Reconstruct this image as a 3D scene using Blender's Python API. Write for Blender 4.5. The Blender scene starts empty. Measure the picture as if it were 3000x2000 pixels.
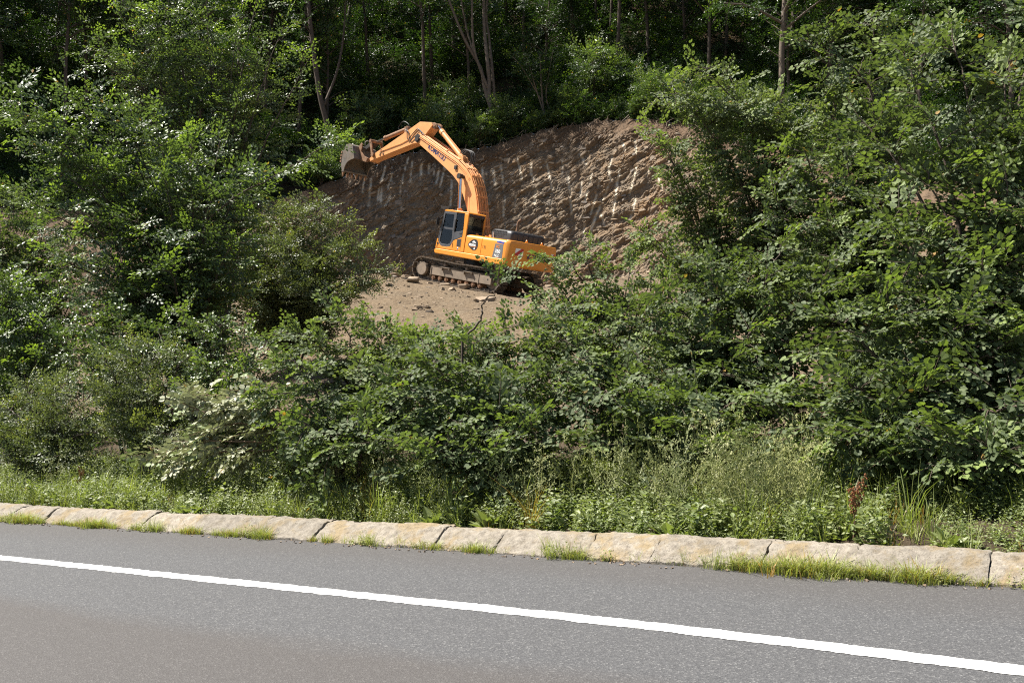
import bpy, bmesh, math, random
import numpy as np
from mathutils import Matrix, Vector

# ------------------------------------------------------------------ scene, camera, light
scene = bpy.context.scene
C = scene.collection
PXF = 2917.0                      # 35 mm lens on a 3000 px wide frame
CAM_H = 1.6
cam_d = bpy.data.cameras.new('camera'); cam = bpy.data.objects.new('camera', cam_d); C.objects.link(cam)
cam_d.sensor_width = 36.0; cam_d.lens = 36.0*PXF/3000.0
cam_d.clip_start = 0.1; cam_d.clip_end = 1500.0
cam.location = (0, 0, CAM_H); cam.rotation_euler = (math.radians(90), 0, 0)
scene.camera = cam

SUN_AZ = (-0.97, 0.20); SUN_EL = math.radians(59)
world = bpy.data.worlds.new('World'); scene.world = world; world.use_nodes = True
wn = world.node_tree.nodes; wl = world.node_tree.links
bg = wn.get('Background') or wn.new('ShaderNodeBackground')
sky = wn.new('ShaderNodeTexSky'); sky.sky_type = 'NISHITA'; sky.sun_disc = False
sky.sun_elevation = SUN_EL; sky.sun_rotation = math.atan2(SUN_AZ[0], SUN_AZ[1])
wl.new(sky.outputs[0], bg.inputs[0]); bg.inputs[1].default_value = 0.05
sl = bpy.data.lights.new('sun', 'SUN'); sun = bpy.data.objects.new('sun', sl); C.objects.link(sun)
sl.energy = 5.0; sl.angle = math.radians(0.53); sl.color = (1.0, 0.95, 0.86)
_h = math.hypot(*SUN_AZ)
SUN_DIR = Vector((SUN_AZ[0]/_h*math.cos(SUN_EL), SUN_AZ[1]/_h*math.cos(SUN_EL), math.sin(SUN_EL)))
sun.rotation_euler = SUN_DIR.to_track_quat('Z', 'Y').to_euler()
sun.location = (-20, 10, 40)
scene.view_settings.view_transform = 'Standard'; scene.view_settings.look = 'None'
scene.view_settings.exposure = 1.4; scene.view_settings.gamma = 1.0
scene.render.engine = 'CYCLES'
cy = scene.cycles
cy.max_bounces = 6; cy.diffuse_bounces = 2; cy.glossy_bounces = 2; cy.transmission_bounces = 4; cy.transparent_max_bounces = 8
cy.use_denoising = False
cy.filter_width = 1.15
try:
    cy.denoiser = 'OPENIMAGEDENOISE'; cy.denoising_prefilter = 'ACCURATE'
except Exception:
    pass
cy.sample_clamp_indirect = 4.0

# ------------------------------------------------------------------ helpers
def link(o): C.objects.link(o); return o
def tag(o, label=None, cat=None, group=None, kind=None):
    if label: o['label'] = label
    if cat: o['category'] = cat
    if group: o['group'] = group
    if kind: o['kind'] = kind
    return o
def empty(name, mat=None, loc=None):
    o = bpy.data.objects.new(name, None); link(o)
    if mat is not None: o.matrix_world = mat
    if loc is not None: o.location = loc
    o.empty_display_size = 0.2
    return o
def obj(name, me, material=None, parent=None):
    o = bpy.data.objects.new(name, me); link(o)
    if material is not None and not me.materials: me.materials.append(material)
    if parent is not None: o.parent = parent
    return o
def np_mesh(name, V, T, col=None, smooth=False):
    """mesh from vertex array (n,3), triangle array (m,3) and optional per-vertex colour (n,4)"""
    V = np.ascontiguousarray(V, dtype=np.float32); T = np.ascontiguousarray(T, dtype=np.int32)
    me = bpy.data.meshes.new(name)
    me.vertices.add(len(V)); me.vertices.foreach_set('co', V.ravel())
    k = T.shape[1]
    me.loops.add(T.size); me.loops.foreach_set('vertex_index', T.ravel())
    me.polygons.add(len(T)); me.polygons.foreach_set('loop_start', np.arange(0, T.size, k, dtype=np.int32))
    try: me.polygons.foreach_set('loop_total', np.full(len(T), k, dtype=np.int32))
    except Exception: pass
    me.polygons.foreach_set('use_smooth', np.full(len(T), smooth, dtype=bool))
    if col is not None:
        a = me.attributes.new('tint', 'FLOAT_COLOR', 'POINT')
        a.data.foreach_set('color', np.ascontiguousarray(col, dtype=np.float32).ravel())
    me.update(calc_edges=True)
    return me
class Acc:
    """collects triangle soup"""
    def __init__(s): s.V = []; s.T = []; s.C = []; s.n = 0
    def add(s, V, T, col=None):
        V = np.asarray(V, dtype=np.float32).reshape(-1, 3); T = np.asarray(T, dtype=np.int32).reshape(-1, 3)
        s.V.append(V); s.T.append(T + s.n); s.n += len(V)
        if col is None: col = (0.5, 0, 0, 1)
        col = np.asarray(col, dtype=np.float32)
        if col.ndim == 1: col = np.broadcast_to(col, (len(V), 4))
        s.C.append(col)
    def mesh(s, name, smooth=False):
        return np_mesh(name, np.concatenate(s.V), np.concatenate(s.T), np.concatenate(s.C), smooth)

def smoothstep(a, b, x):
    t = np.clip((np.asarray(x, dtype=float)-a)/(b-a), 0, 1); return t*t*(3-2*t)
# value noise
_rs = np.random.RandomState(7); _PT = _rs.permutation(512); _PV = _rs.rand(512)*2-1
def vnoise(x, y, z):
    x = np.asarray(x, float); y = np.asarray(y, float); z = np.asarray(z, float)
    xi = np.floor(x).astype(int); yi = np.floor(y).astype(int); zi = np.floor(z).astype(int)
    xf = x-xi; yf = y-yi; zf = z-zi
    u = xf*xf*(3-2*xf); v = yf*yf*(3-2*yf); w = zf*zf*(3-2*zf)
    def h(i, j, k): return _PV[_PT[(_PT[(_PT[i & 511]+j) & 511]+k) & 511]]
    def lerp(a, b, t): return a+(b-a)*t
    return lerp(lerp(lerp(h(xi, yi, zi), h(xi+1, yi, zi), u), lerp(h(xi, yi+1, zi), h(xi+1, yi+1, zi), u), v),
                lerp(lerp(h(xi, yi, zi+1), h(xi+1, yi, zi+1), u), lerp(h(xi, yi+1, zi+1), h(xi+1, yi+1, zi+1), u), v), w)
def fbm(x, y, z, o=4):
    s = 0; a = 1.0; t = 0
    for i in range(o):
        f = 2.0**i; s = s+a*vnoise(x*f+i*17.3, y*f+i*5.1, z*f+i*9.7); t += a; a *= 0.5
    return s/t
def PW(px, py, Y):
    """world point on the sight line through photo pixel (px, py) at depth Y (used to lay the place out)"""
    return np.array([(px-1500.0)/PXF*Y, Y, CAM_H+(1000.0-py)/PXF*Y])

# ------------------------------------------------------------------ materials
def newmat(name):
    m = bpy.data.materials.new(name); m.use_nodes = True
    nt = m.node_tree
    b = nt.nodes.get('Principled BSDF')
    return m, nt, b
def N(nt, t, **kw):
    n = nt.nodes.new(t)
    for k, v in kw.items():
        if k == 'inp':
            for i, val in v.items(): n.inputs[i].default_value = val
        else: setattr(n, k, v)
    return n
def ramp(nt, src, stops):
    r = nt.nodes.new('ShaderNodeValToRGB'); e = r.color_ramp.elements
    while len(e) < len(stops): e.new(0.5)
    for el, (p, c) in zip(e, stops):
        el.position = p; el.color = (c[0], c[1], c[2], 1) if not np.isscalar(c) else (c, c, c, 1)
    nt.links.new(src, r.inputs[0]); return r.outputs[0]
def mixc(nt, f, a, b, mode='MIX'):
    m = nt.nodes.new('ShaderNodeMix'); m.data_type = 'RGBA'; m.blend_type = mode
    L = nt.links
    for sock, val in ((m.inputs[0], f), (m.inputs[6], a), (m.inputs[7], b)):
        if hasattr(val, 'links'): L.new(val, sock)
        elif np.isscalar(val): sock.default_value = val
        else: sock.default_value = (val[0], val[1], val[2], 1)
    return m.outputs[2]
def noise(nt, scale, detail=6, rough=0.6, coord='Object', vec=None, stretch=None):
    n = N(nt, 'ShaderNodeTexNoise', inp={'Scale': scale, 'Detail': detail, 'Roughness': rough})
    if vec is None:
        tc = nt.nodes.new('ShaderNodeTexCoord'); vec = tc.outputs[coord]
    if stretch:
        mp = nt.nodes.new('ShaderNodeMapping'); mp.inputs['Scale'].default_value = stretch
        nt.links.new(vec, mp.inputs[0]); vec = mp.outputs[0]
    nt.links.new(vec, n.inputs['Vector']); return n.outputs['Fac']
def bump(nt, b, h, strength=0.5, dist=0.02):
    bp = N(nt, 'ShaderNodeBump', inp={'Strength': strength, 'Distance': dist})
    nt.links.new(h, bp.inputs['Height']); nt.links.new(bp.outputs[0], b.inputs['Normal'])

def plain(name, col, rough=0.5, metal=0.0, var=0.15, scale=6.0, dirt=None, dirt_amt=0.5, spec=0.5, bmp=0.0):
    m, nt, b = newmat(name)
    n1 = noise(nt, scale, 5, 0.65)
    c = mixc(nt, ramp(nt, n1, [(0.3, 0.0), (0.7, 1.0)]), tuple(x*(1-var) for x in col), tuple(min(1, x*(1+var)) for x in col))
    if dirt:
        n2 = noise(nt, scale*0.6, 9, 0.75)
        c = mixc(nt, ramp(nt, n2, [(0.62-0.3*dirt_amt, 0.0), (0.78-0.2*dirt_amt, min(1, dirt_amt+0.2))]), c, dirt)
    nt.links.new(c, b.inputs['Base Color'])
    b.inputs['Roughness'].default_value = rough; b.inputs['Metallic'].default_value = metal
    b.inputs['Specular IOR Level'].default_value = spec
    if bmp: bump(nt, b, noise(nt, scale*6, 6, 0.7), bmp, 0.01)
    return m

def leafmat(name, dark, mid, young, trans=0.32, rough=0.42, tcol=None, spec=0.5):
    m, nt, b = newmat(name)
    at = N(nt, 'ShaderNodeAttribute', attribute_name='tint')
    sep = nt.nodes.new('ShaderNodeSeparateColor'); nt.links.new(at.outputs['Color'], sep.inputs[0])
    c = mixc(nt, sep.outputs[0], dark, mid)
    c = mixc(nt, sep.outputs[1], c, young)
    c = mixc(nt, sep.outputs[2], c, (0.30, 0.17, 0.04))
    nt.links.new(c, b.inputs['Base Color'])
    b.inputs['Roughness'].default_value = rough
    b.inputs['Specular IOR Level'].default_value = spec
    tr = nt.nodes.new('ShaderNodeBsdfTranslucent')
    tc = mixc(nt, 1.0, c, tcol or (2.2, 2.4, 0.9), 'MULTIPLY')
    nt.links.new(tc, tr.inputs[0])
    mx = nt.nodes.new('ShaderNodeMixShader'); mx.inputs[0].default_value = trans
    nt.links.new(b.outputs[0], mx.inputs[1]); nt.links.new(tr.outputs[0], mx.inputs[2])
    nt.links.new(mx.outputs[0], nt.nodes['Material Output'].inputs[0])
    return m

M = {}
M['elm'] = leafmat('elm_leaf', (0.045, 0.066, 0.030), (0.125, 0.158, 0.068), (0.19, 0.25, 0.058), trans=.24, rough=.64, spec=.32, tcol=(1.9, 2.1, .75))
M['elm_light'] = leafmat('grey_green_leaf', (0.060, 0.084, 0.040), (0.165, 0.195, 0.090), (0.21, 0.27, 0.075), trans=.24, rough=.64, spec=.32, tcol=(1.9, 2.1, .75))
M['horn'] = leafmat('hornbeam_leaf', (0.036, 0.060, 0.022), (0.090, 0.125, 0.050), (0.21, 0.29, 0.042), trans=.26, rough=.46, spec=.65)
M['small'] = leafmat('small_leaf', (0.062, 0.082, 0.034), (0.142, 0.165, 0.076), (0.23, 0.25, 0.068), trans=.2, rough=.48, spec=.55)
M['vine'] = leafmat('vine_leaf', (0.050, 0.080, 0.026), (0.110, 0.150, 0.052), (0.19, 0.25, 0.052), trans=.2)
M['pale'] = leafmat('pale_leaf_underside', (0.22, 0.235, 0.14), (0.36, 0.365, 0.235), (0.12, 0.20, 0.045), trans=.15, rough=0.6, tcol=(1.1, 1.2, 0.7))
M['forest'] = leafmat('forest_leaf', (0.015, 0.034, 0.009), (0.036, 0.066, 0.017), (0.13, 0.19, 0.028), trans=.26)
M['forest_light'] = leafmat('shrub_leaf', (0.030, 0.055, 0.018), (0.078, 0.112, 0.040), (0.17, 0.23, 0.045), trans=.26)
M['weed'] = leafmat('weed_leaf', (0.080, 0.112, 0.038), (0.165, 0.205, 0.072), (0.31, 0.31, 0.12), trans=.24, rough=0.5)
M['grass'] = leafmat('grass_blade', (0.105, 0.145, 0.042), (0.20, 0.245, 0.070), (0.36, 0.335, 0.125), trans=.24, rough=0.5)
M['bark'] = plain('bark', (0.070, 0.050, 0.036), 0.85, var=0.4, scale=9, bmp=0.6)
M['bark_light'] = plain('light_bark', (0.20, 0.155, 0.115), 0.85, var=0.35, scale=7, bmp=0.5)
M['bark_mid'] = plain('mid_bark', (0.12, 0.092, 0.068), 0.85, var=0.35, scale=7, bmp=0.5)
M['twig'] = plain('twig_bark', (0.15, 0.09, 0.05), 0.75, var=0.3, scale=12)
M['rock'] = plain('shale_rock', (0.22, 0.165, 0.115), 0.8, var=0.4, scale=2.5, bmp=0.5)

# ------------------------------------------------------------------ road frame and ground height
DU = np.array([-0.826, 0.564]); DV = np.array([0.564, 0.826]); SLOPE = 0.0663
def uv_of(x, y): return -0.826*x+0.564*y, 0.564*x+0.826*y
def zroad(x, y):
    u, v = uv_of(x, y); return -SLOPE*u
def RW(r, v, h=0.0):
    """point from road coordinates: r metres to the right along the road, v across it, h above the asphalt"""
    r = np.asarray(r, float); v = np.asarray(v, float); h = np.asarray(h, float)
    x = 0.826*r+0.564*v; y = -0.564*r+0.826*v
    return np.stack(np.broadcast_arrays(x, y, SLOPE*r+h), -1)
KERB_F, KERB_B = 7.48, 7.84      # front and back of kerb (v)
_bv = np.array([0, 8, 12, 18, 24, 29, 33, 36, 40, 45, 50, 60, 90.])
_bh = np.array([0, .0, .22, .85, 2.0, 3.85, 5.15, 5.55, 5.8, 6.2, 6.9, 10., 22.])
_bt = np.linspace(0, 90, 361); _bs = np.interp(_bt, _bv, _bh)
_bs = np.convolve(np.pad(_bs, 8, mode='edge'), np.ones(17)/17, 'valid')
EX_O = np.array([-1.603, 43.424, 3.917]); EX_UP = np.array([0.1575, -0.0847, 0.9839])
def zg(x, y, detail=True):
    x = np.asarray(x, float); y = np.asarray(y, float)
    u, v = uv_of(x, y)
    q = v+0.45*np.maximum(0, -x)*smoothstep(9, 17, v)-0.5*np.maximum(0, x-3)*smoothstep(12, 22, v)
    z = -SLOPE*np.minimum(u, 45)+0.16*smoothstep(7.6, 8.4, v)+np.interp(q, _bt, _bs)*smoothstep(7.9, 9.5, v)
    pl = EX_O[2]-(EX_UP[0]*(x-EX_O[0])+EX_UP[1]*(y-EX_O[1]))/EX_UP[2]
    d = np.hypot((x-EX_O[0])/1.0, (y-EX_O[1])/1.0)
    w = 1-smoothstep(3.6, 8.5, d)
    z = z*(1-w)+(pl-0.03)*w
    if detail:
        a = smoothstep(9, 20, v)
        z = z+a*(1-0.85*w)*(0.35*fbm(x*.25, y*.25, 3.3, 3)+0.20*fbm(x*1.1, y*1.1, 1.1, 4))+0.03*smoothstep(8, 8.6, v)*fbm(x*2.5, y*2.5, .7, 3)
        z = z+w*0.07*fbm(x*1.9, y*1.9, 5.1, 4)
    return z

# road surface ------------------------------------------------------
def road_matrix():
    X = Vector((0.826, -0.564, SLOPE)); X.normalize(); Y = Vector((0.564, 0.826, 0)); Y.normalize()
    Z = X.cross(Y); Z.normalize()
    return Matrix(((X.x, Y.x, Z.x, 0), (X.y, Y.y, Z.y, 0), (X.z, Y.z, Z.z, 0), (0, 0, 0, 1)))
RM = road_matrix()
def asphalt_mat():
    m, nt, b = newmat('asphalt')
    tc = nt.nodes.new('ShaderNodeTexCoord'); sp = nt.nodes.new('ShaderNodeSeparateXYZ'); nt.links.new(tc.outputs['Object'], sp.inputs[0])
    fine = noise(nt, 60, 3, 0.75); mid = noise(nt, 26, 4, 0.7); big = noise(nt, 0.7, 4, 0.55, stretch=(0.35, 1, 1))
    vor = N(nt, 'ShaderNodeTexVoronoi', inp={'Scale': 70.0}); nt.links.new(tc.outputs['Object'], vor.inputs['Vector'])
    vor.inputs['Scale'].default_value = 105.0
    vs = nt.nodes.new('ShaderNodeSeparateColor'); nt.links.new(vor.outputs['Color'], vs.inputs[0])
    c = ramp(nt, vs.outputs[0], [(0.0, (0.046, 0.046, 0.049)), (0.5, (0.070, 0.070, 0.073)), (0.88, (0.090, 0.090, 0.092)), (1.0, (0.17, 0.168, 0.166))])
    c = mixc(nt, ramp(nt, fine, [(0.35, 0.55), (0.55, 0.0)]), c, (0.060, 0.060, 0.061))
    c = mixc(nt, ramp(nt, mid, [(0.30, 0.8), (0.38, 0.0)]), c, (0.045, 0.043, 0.042))
    # dusty brown bands where wheels do not run
    add = N(nt, 'ShaderNodeMath', operation='MULTIPLY_ADD', inp={1: 0.9, 2: -0.45}); nt.links.new(big, add.inputs[0])
    vv = N(nt, 'ShaderNodeMath', operation='ADD'); nt.links.new(sp.outputs[1], vv.inputs[0]); nt.links.new(add.outputs[0], vv.inputs[1])
    mr = N(nt, 'ShaderNodeMapRange', inp={'From Min': 0.0, 'From Max': 8.0}); nt.links.new(vv.outputs[0], mr.inputs[0])
    band = ramp(nt, mr.outputs[0], [(0.0, 0.75), (0.46, 0.8), (0.54, 0.85), (0.585, 0.0), (0.79, 0.0), (0.83, 0.2), (0.88, 0.55), (0.935, 0.65)])
    c = mixc(nt, band, c, mixc(nt, 0.62, c, (0.062, 0.053, 0.047)))
    streak = noise(nt, 5, 8, 0.7, stretch=(0.12, 1.6, 1))
    c = mixc(nt, ramp(nt, streak, [(0.62, 0.0), (0.80, 0.28)]), c, (0.075, 0.072, 0.07))
    spots = noise(nt, 9, 2, 0.5, stretch=(0.6, 1.3, 1))
    c = mixc(nt, ramp(nt, spots, [(0.785, 0.0), (0.82, 0.6)]), c, (0.36, 0.35, 0.33))
    nt.links.new(c, b.inputs['Base Color']); b.inputs['Roughness'].default_value = 0.78
    b.inputs['Specular IOR Level'].default_value = 0.35
    bump(nt, b, vor.outputs['Distance'], 0.6, 0.006)
    return m
M['asphalt'] = asphalt_mat()
def grid_mesh(name, P, smooth=True, col=None):
    """P (rows, cols, 3)"""
    r, c = P.shape[:2]
    idx = np.arange(r*c).reshape(r, c)
    Q = np.stack([idx[:-1, :-1], idx[:-1, 1:], idx[1:, 1:], idx[1:, :-1]], -1).reshape(-1, 4)
    return np_mesh(name, P.reshape(-1, 3), Q, None if col is None else col.reshape(-1, 4), smooth)
def build_road():
    rr = np.concatenate([np.linspace(-160, -21, 30), np.arange(-20, 14, 0.25), np.linspace(14, 120, 30)])
    rs = np.random.RandomState(3)
    vv = np.concatenate([np.linspace(-7, 7.3, 20), [KERB_F-0.02]])
    P = np.zeros((len(vv), len(rr), 3))
    P[..., 0] = rr[None]; P[..., 1] = vv[:, None]
    P[-1, :, 1] += 0.07
    o = obj('road', grid_mesh('road', P), M['asphalt']); o.matrix_world = RM; tag(o, kind='structure')
    # edge line
    r2 = np.arange(-40, 30, 0.025)
    vb = 5.66-0.011*np.clip(r2+3.87, 0, 9)**2
    e1 = vb-0.085+0.008*vnoise(r2*9, 0*r2, 0*r2)+0.007*vnoise(r2*31, 0*r2, 0*r2+4)
    e2 = vb+0.085+0.008*vnoise(r2*9, 0*r2+9, 0*r2)+0.007*vnoise(r2*31, 0*r2, 0*r2+7)
    P = np.zeros((2, len(r2), 3)); P[:, :, 0] = r2; P[0, :, 1] = e1; P[1, :, 1] = e2; P[..., 2] = 0.004
    m, nt, b = newmat('road_paint')
    n1 = noise(nt, 60, 4, 0.7)
    c = ramp(nt, n1, [(0.30, (0.40, 0.395, 0.385)), (0.43, (0.80, 0.80, 0.79))])
    n2 = noise(nt, 7, 6, 0.75)
    c = mixc(nt, ramp(nt, n2, [(0.70, 0.0), (0.80, 0.5)]), c, (0.45, 0.40, 0.34))
    nt.links.new(c, b.inputs['Base Color']); b.inputs['Roughness'].default_value = 0.6; bump(nt, b, n1, 0.4, 0.004)
    o = obj('road_edge_line', grid_mesh('road_edge_line', P), m); o.matrix_world = RM; tag(o, kind='structure')
    # wide base sheet under everything on the road side
    P = np.zeros((2, 2, 3)); P[0, :, 1] = -300; P[1, :, 1] = 8.3; P[:, 0, 0] = -400; P[:, 1, 0] = 400; P[..., 2] = -0.06
    o = obj('roadside_ground', grid_mesh('roadside_ground', P), plain('roadside_soil', (0.12, 0.10, 0.06), 0.95, scale=1.0)); o.matrix_world = RM; tag(o, kind='structure')
build_road()

# kerb ----------------------------------------------------------------
def kerb_mat():
    m, nt, b = newmat('kerb_concrete')
    geo = nt.nodes.new('ShaderNodeNewGeometry'); vec = geo.outputs['Position']
    n1 = noise(nt, 14, 8, 0.7, vec=vec); n2 = noise(nt, 2.6, 6, 0.65, vec=vec); n3 = noise(nt, 55, 4, 0.6, vec=vec)
    c = ramp(nt, n1, [(0.3, (0.155, 0.132, 0.105)), (0.6, (0.295, 0.265, 0.22))])
    c = mixc(nt, ramp(nt, n2, [(0.50, 0.0), (0.60, 0.7)]), c, (0.24, 0.175, 0.082))     # ochre lichen
    v = N(nt, 'ShaderNodeTexVoronoi', inp={'Scale': 42.0}); nt.links.new(vec, v.inputs['Vector'])
    peb = ramp(nt, v.outputs['Distance'], [(0.10, 1.0), (0.24, 0.0)])
    pm = N(nt, 'ShaderNodeMath', operation='MULTIPLY'); nt.links.new(peb, pm.inputs[0]); nt.links.new(ramp(nt, n2, [(0.40, 0.9), (0.6, 0.3)]), pm.inputs[1])
    c = mixc(nt, pm.outputs[0], c, (0.38, 0.34, 0.285))
    c = mixc(nt, ramp(nt, n3, [(0.34, 0.75), (0.44, 0.0)]), c, (0.12, 0.10, 0.075))
    oi = nt.nodes.new('ShaderNodeObjectInfo'); c = mixc(nt, 1.0, c, ramp(nt, oi.outputs['Random'], [(0, (0.74, 0.73, 0.72)), (1, (1.0, 0.98, 0.95))]), 'MULTIPLY')
    n5 = noise(nt, 5, 7, .7, vec=vec); c = mixc(nt, ramp(nt, n5, [(.54, 0), (.68, .6)]), c, (0.105, 0.085, 0.055))
    nt.links.new(c, b.inputs['Base Color']); b.inputs['Roughness'].default_value = 0.9
    bump(nt, b, n1, 0.9, 0.025)
    return m
M['kerb'] = kerb_mat()
def build_kerb():
    root = empty('kerb', loc=tuple(RW(0, KERB_F, 0))); tag(root, kind='structure')
    rs = np.random.RandomState(11)
    pk = np.array([(0.0, -0.12), (0.0, 0.012), (0.02, 0.026), (0.19, 0.152), (0.215, 0.170), (0.25, 0.178), (0.36, 0.178), (0.378, 0.165), (0.38, -0.12)])
    pl_ = np.concatenate([[0], np.cumsum(np.linalg.norm(np.diff(pk, axis=0), axis=1))])
    ps_ = np.unique(np.concatenate([pl_, np.arange(0.13, pl_[-1]-.28, 0.014)]))
    prof0 = np.stack([np.interp(ps_, pl_, pk[:, 0]), np.interp(ps_, pl_, pk[:, 1])], -1); NP = len(prof0)
    r = -34.0; k = 0
    while r < 22:
        L = rs.uniform(0.62, 1.15)
        g = rs.choice([.0004, .0006, .001, .004]); slant0 = rs.uniform(-.05, .12); slant1 = slant0+rs.uniform(-.06, .06)
        n = 34
        tt = np.linspace(0, 1, n)
        P = np.zeros((n+2, NP, 3))
        wj = rs.choice([.002, .003, .005, .012])
        dh = rs.uniform(-.012, .014); dv = rs.uniform(-.015, .015)
        org = np.array(RW(0, KERB_F, 0))
        pv = prof0[:, 0][None]; ph = prof0[:, 1][None]
        t = tt[:, None]
        body = ((ph > .0) & (pv < .375)).astype(float)
        rr = r+g+t*(L-2*g)+(slant0*(1-t)+slant1*t)*(pv/.38-.5)
        rr = rr+0.012*vnoise(pv*22, ph*22, 0*pv+k)*((t < .02)*1.0-(t > .98)*1.0)
        e = np.minimum(t, 1-t)*L
        wear = -wj*np.clip(1-e/0.016, 0, 1)**2-0.05*np.clip(.55*vnoise(rr*4.2, pv*9+3, 0*rr+7)-.22, 0, 1)*smoothstep(.10, .17, ph)
        nz = 0.012*fbm(rr*4.5, pv*12, 0*rr+1, 3)+0.010*fbm(rr*16, pv*30, 0*rr+5, 2)+0.006*vnoise(rr*55, pv*75, 0*rr+9)
        hh = ph+dh+body*(nz+wear); vv = KERB_F+pv+dv+body*(0.008*fbm(rr*9, ph*16, 0*rr+3, 2)-.5*wear)
        P[1:-1] = RW(rr, vv+0*rr, hh)
        P[0] = P[1].mean(0)*.98+P[1]*.02; P[-1] = P[-2].mean(0)*.98+P[-2]*.02
        org = np.array(RW(0, KERB_F, 0))
        me = grid_mesh('kerb_block', P-org, True)
        me.set_sharp_from_angle(angle=math.radians(62))
        o = obj('kerb_block', me, M['kerb'], root)
        r += L; k += 1
build_kerb()
# ------------------------------------------------------------------ ground, rock face, hillside
def dirt_mat():
    m, nt, b = newmat('dirt')
    n1 = noise(nt, 1.2, 8, 0.7); n2 = noise(nt, 9, 8, 0.75); n3 = noise(nt, 0.25, 4, 0.6)
    c = ramp(nt, n2, [(0.30, (0.070, 0.049, 0.031)), (0.5, (0.145, 0.110, 0.074)), (0.72, (0.255, 0.205, 0.145))])
    c = mixc(nt, ramp(nt, n1, [(0.40, 0.0), (0.68, 0.6)]), c, (0.19, 0.135, 0.082))
    at = N(nt, 'ShaderNodeAttribute', attribute_name='tint'); sep = nt.nodes.new('ShaderNodeSeparateColor'); nt.links.new(at.outputs['Color'], sep.inputs[0])
    c = mixc(nt, sep.outputs[0], c, mixc(nt, ramp(nt, n2, [(0.35, 0), (0.65, 1)]), (0.040, 0.030, 0.020), (0.085, 0.062, 0.042)))
    nt.links.new(c, b.inputs['Base Color']); b.inputs['Roughness'].default_value = 0.95; b.inputs['Specular IOR Level'].default_value = 0.15
    bump(nt, b, n2, 1.0, 0.08)
    return m
M['dirt'] = dirt_mat()
def build_ground():
    vv = [KERB_B-0.03]
    while vv[-1] < 78: vv.append(vv[-1]+min(0.09+0.008*(vv[-1]-7.8), 0.34) if vv[-1] < 48 else vv[-1]+1.5)
    vv = np.array(vv)
    rr = np.concatenate([np.arange(-110, -42, 2.0), np.arange(-42, 14, 0.28), np.arange(14, 70, 2.0)])
    R, V = np.meshgrid(rr, vv)
    W = RW(R, V, 0)
    W[..., 2] = zg(W[..., 0], W[..., 1])
    w = (1-smoothstep(7.9, 8.05, V))
    # darker soil colour close to the road, bare dug earth further up
    col = np.zeros(W.shape[:2]+(4,)); col[..., 3] = 1
    col[..., 0] = (1-smoothstep(11, 20, V))*0.9
    o = obj('ground', grid_mesh('ground', W, True, col), M['dirt']); tag(o, kind='structure')
build_ground()

CL = np.array([  # px, Y of foot, py of top edge, set-back of top edge
 (-1200, 34, 660, 8), (-500, 36, 640, 8), (100, 40, 620, 8), (500, 44, 610, 7), (800, 48, 590, 5.5), (920, 50.5, 560, 4), (1000, 52, 520, 3.2), (1100, 53.5, 478, 3),
 (1250, 54.7, 446, 2.8), (1400, 55.2, 432, 2.8), (1500, 55.2, 412, 2.8), (1600, 55, 380, 3), (1750, 54.3, 350, 3.2), (1900, 52.5, 344, 3.4), (2050, 50, 380, 3.6),
 (2200, 47.5, 430, 3.8), (2400, 44, 475, 4), (2700, 40, 525, 4.5), (3100, 36, 570, 5), (3900, 31, 620, 5), (4600, 28, 650, 5)], float)
def cl_at(px):
    px = np.asarray(px, float)
    out = []
    for k in (1, 2, 3):
        s = 0
        for d in (-60, -30, 0, 30, 60): s = s+np.interp(px+d, CL[:, 0], CL[:, k])
        out.append(s/5)
    return out
def cl_top(px):
    Yb, pyT, back = cl_at(px)
    pyT = pyT+12*fbm(px*.011, px*0+3, px*0, 3)+5*vnoise(px*.06, px*0+8, px*0)
    Yt = Yb+back
    return np.stack([(px-1500)/PXF*Yt, Yt, CAM_H+(1000-pyT)/PXF*Yt], -1)
def cl_base(px):
    Yb, _, _ = cl_at(px); x = (px-1500)/PXF*Yb
    return np.stack([x, Yb, zg(x, Yb, False)-0.7], -1)
_A = lambda pts: [(1400+x/2.24, 360+y/2.24) for x, y in pts]
_B = lambda pts: [(950+x/2.56, 450+y/2.56) for x, y in pts]
SCRAPES = [_A(p) for p in (
 [(260,235),(290,380)],[(345,260),(350,330),(378,430),(372,530)],[(447,255),(490,440),(475,600)],[(100,310),(115,400)],[(150,280),(175,470),(170,610)],
 [(555,240),(553,350)],[(590,345),(605,480),(615,600)],[(660,200),(710,265)],[(680,390),(672,480)],[(750,330),(710,480),(690,640)],[(800,360),(780,470),(740,600)],
 [(880,220),(855,300),(870,370),(830,480),(780,600),(740,700)],[(930,300),(905,450),(885,620)],[(1040,290),(995,470)],[(1130,290),(1085,390)],[(1030,110),(1040,200)],
 [(950,130),(965,180)],[(1265,330),(1285,470)],[(810,600),(830,670)],[(1030,500),(1000,640)],[(25,280),(35,390)],[(250,480),(240,570)],[(700,660),(690,740)],[(1180,330),(1210,440)])]
SCRAPES += [_B(p) for p in (
 [(460,100),(430,200)],[(515,145),(475,265)],[(410,260),(402,350)],[(435,250),(422,375)],[(352,190),(332,390)],[(295,210),(285,290)],[(630,30),(570,250),(575,430)],
 [(660,60),(645,210)],[(730,80),(720,190)],[(785,80),(785,150)],[(830,70),(820,180)],[(860,130),(840,220)],[(900,100),(870,250)],[(955,200),(945,390)],[(495,320),(455,390)])]
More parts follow.
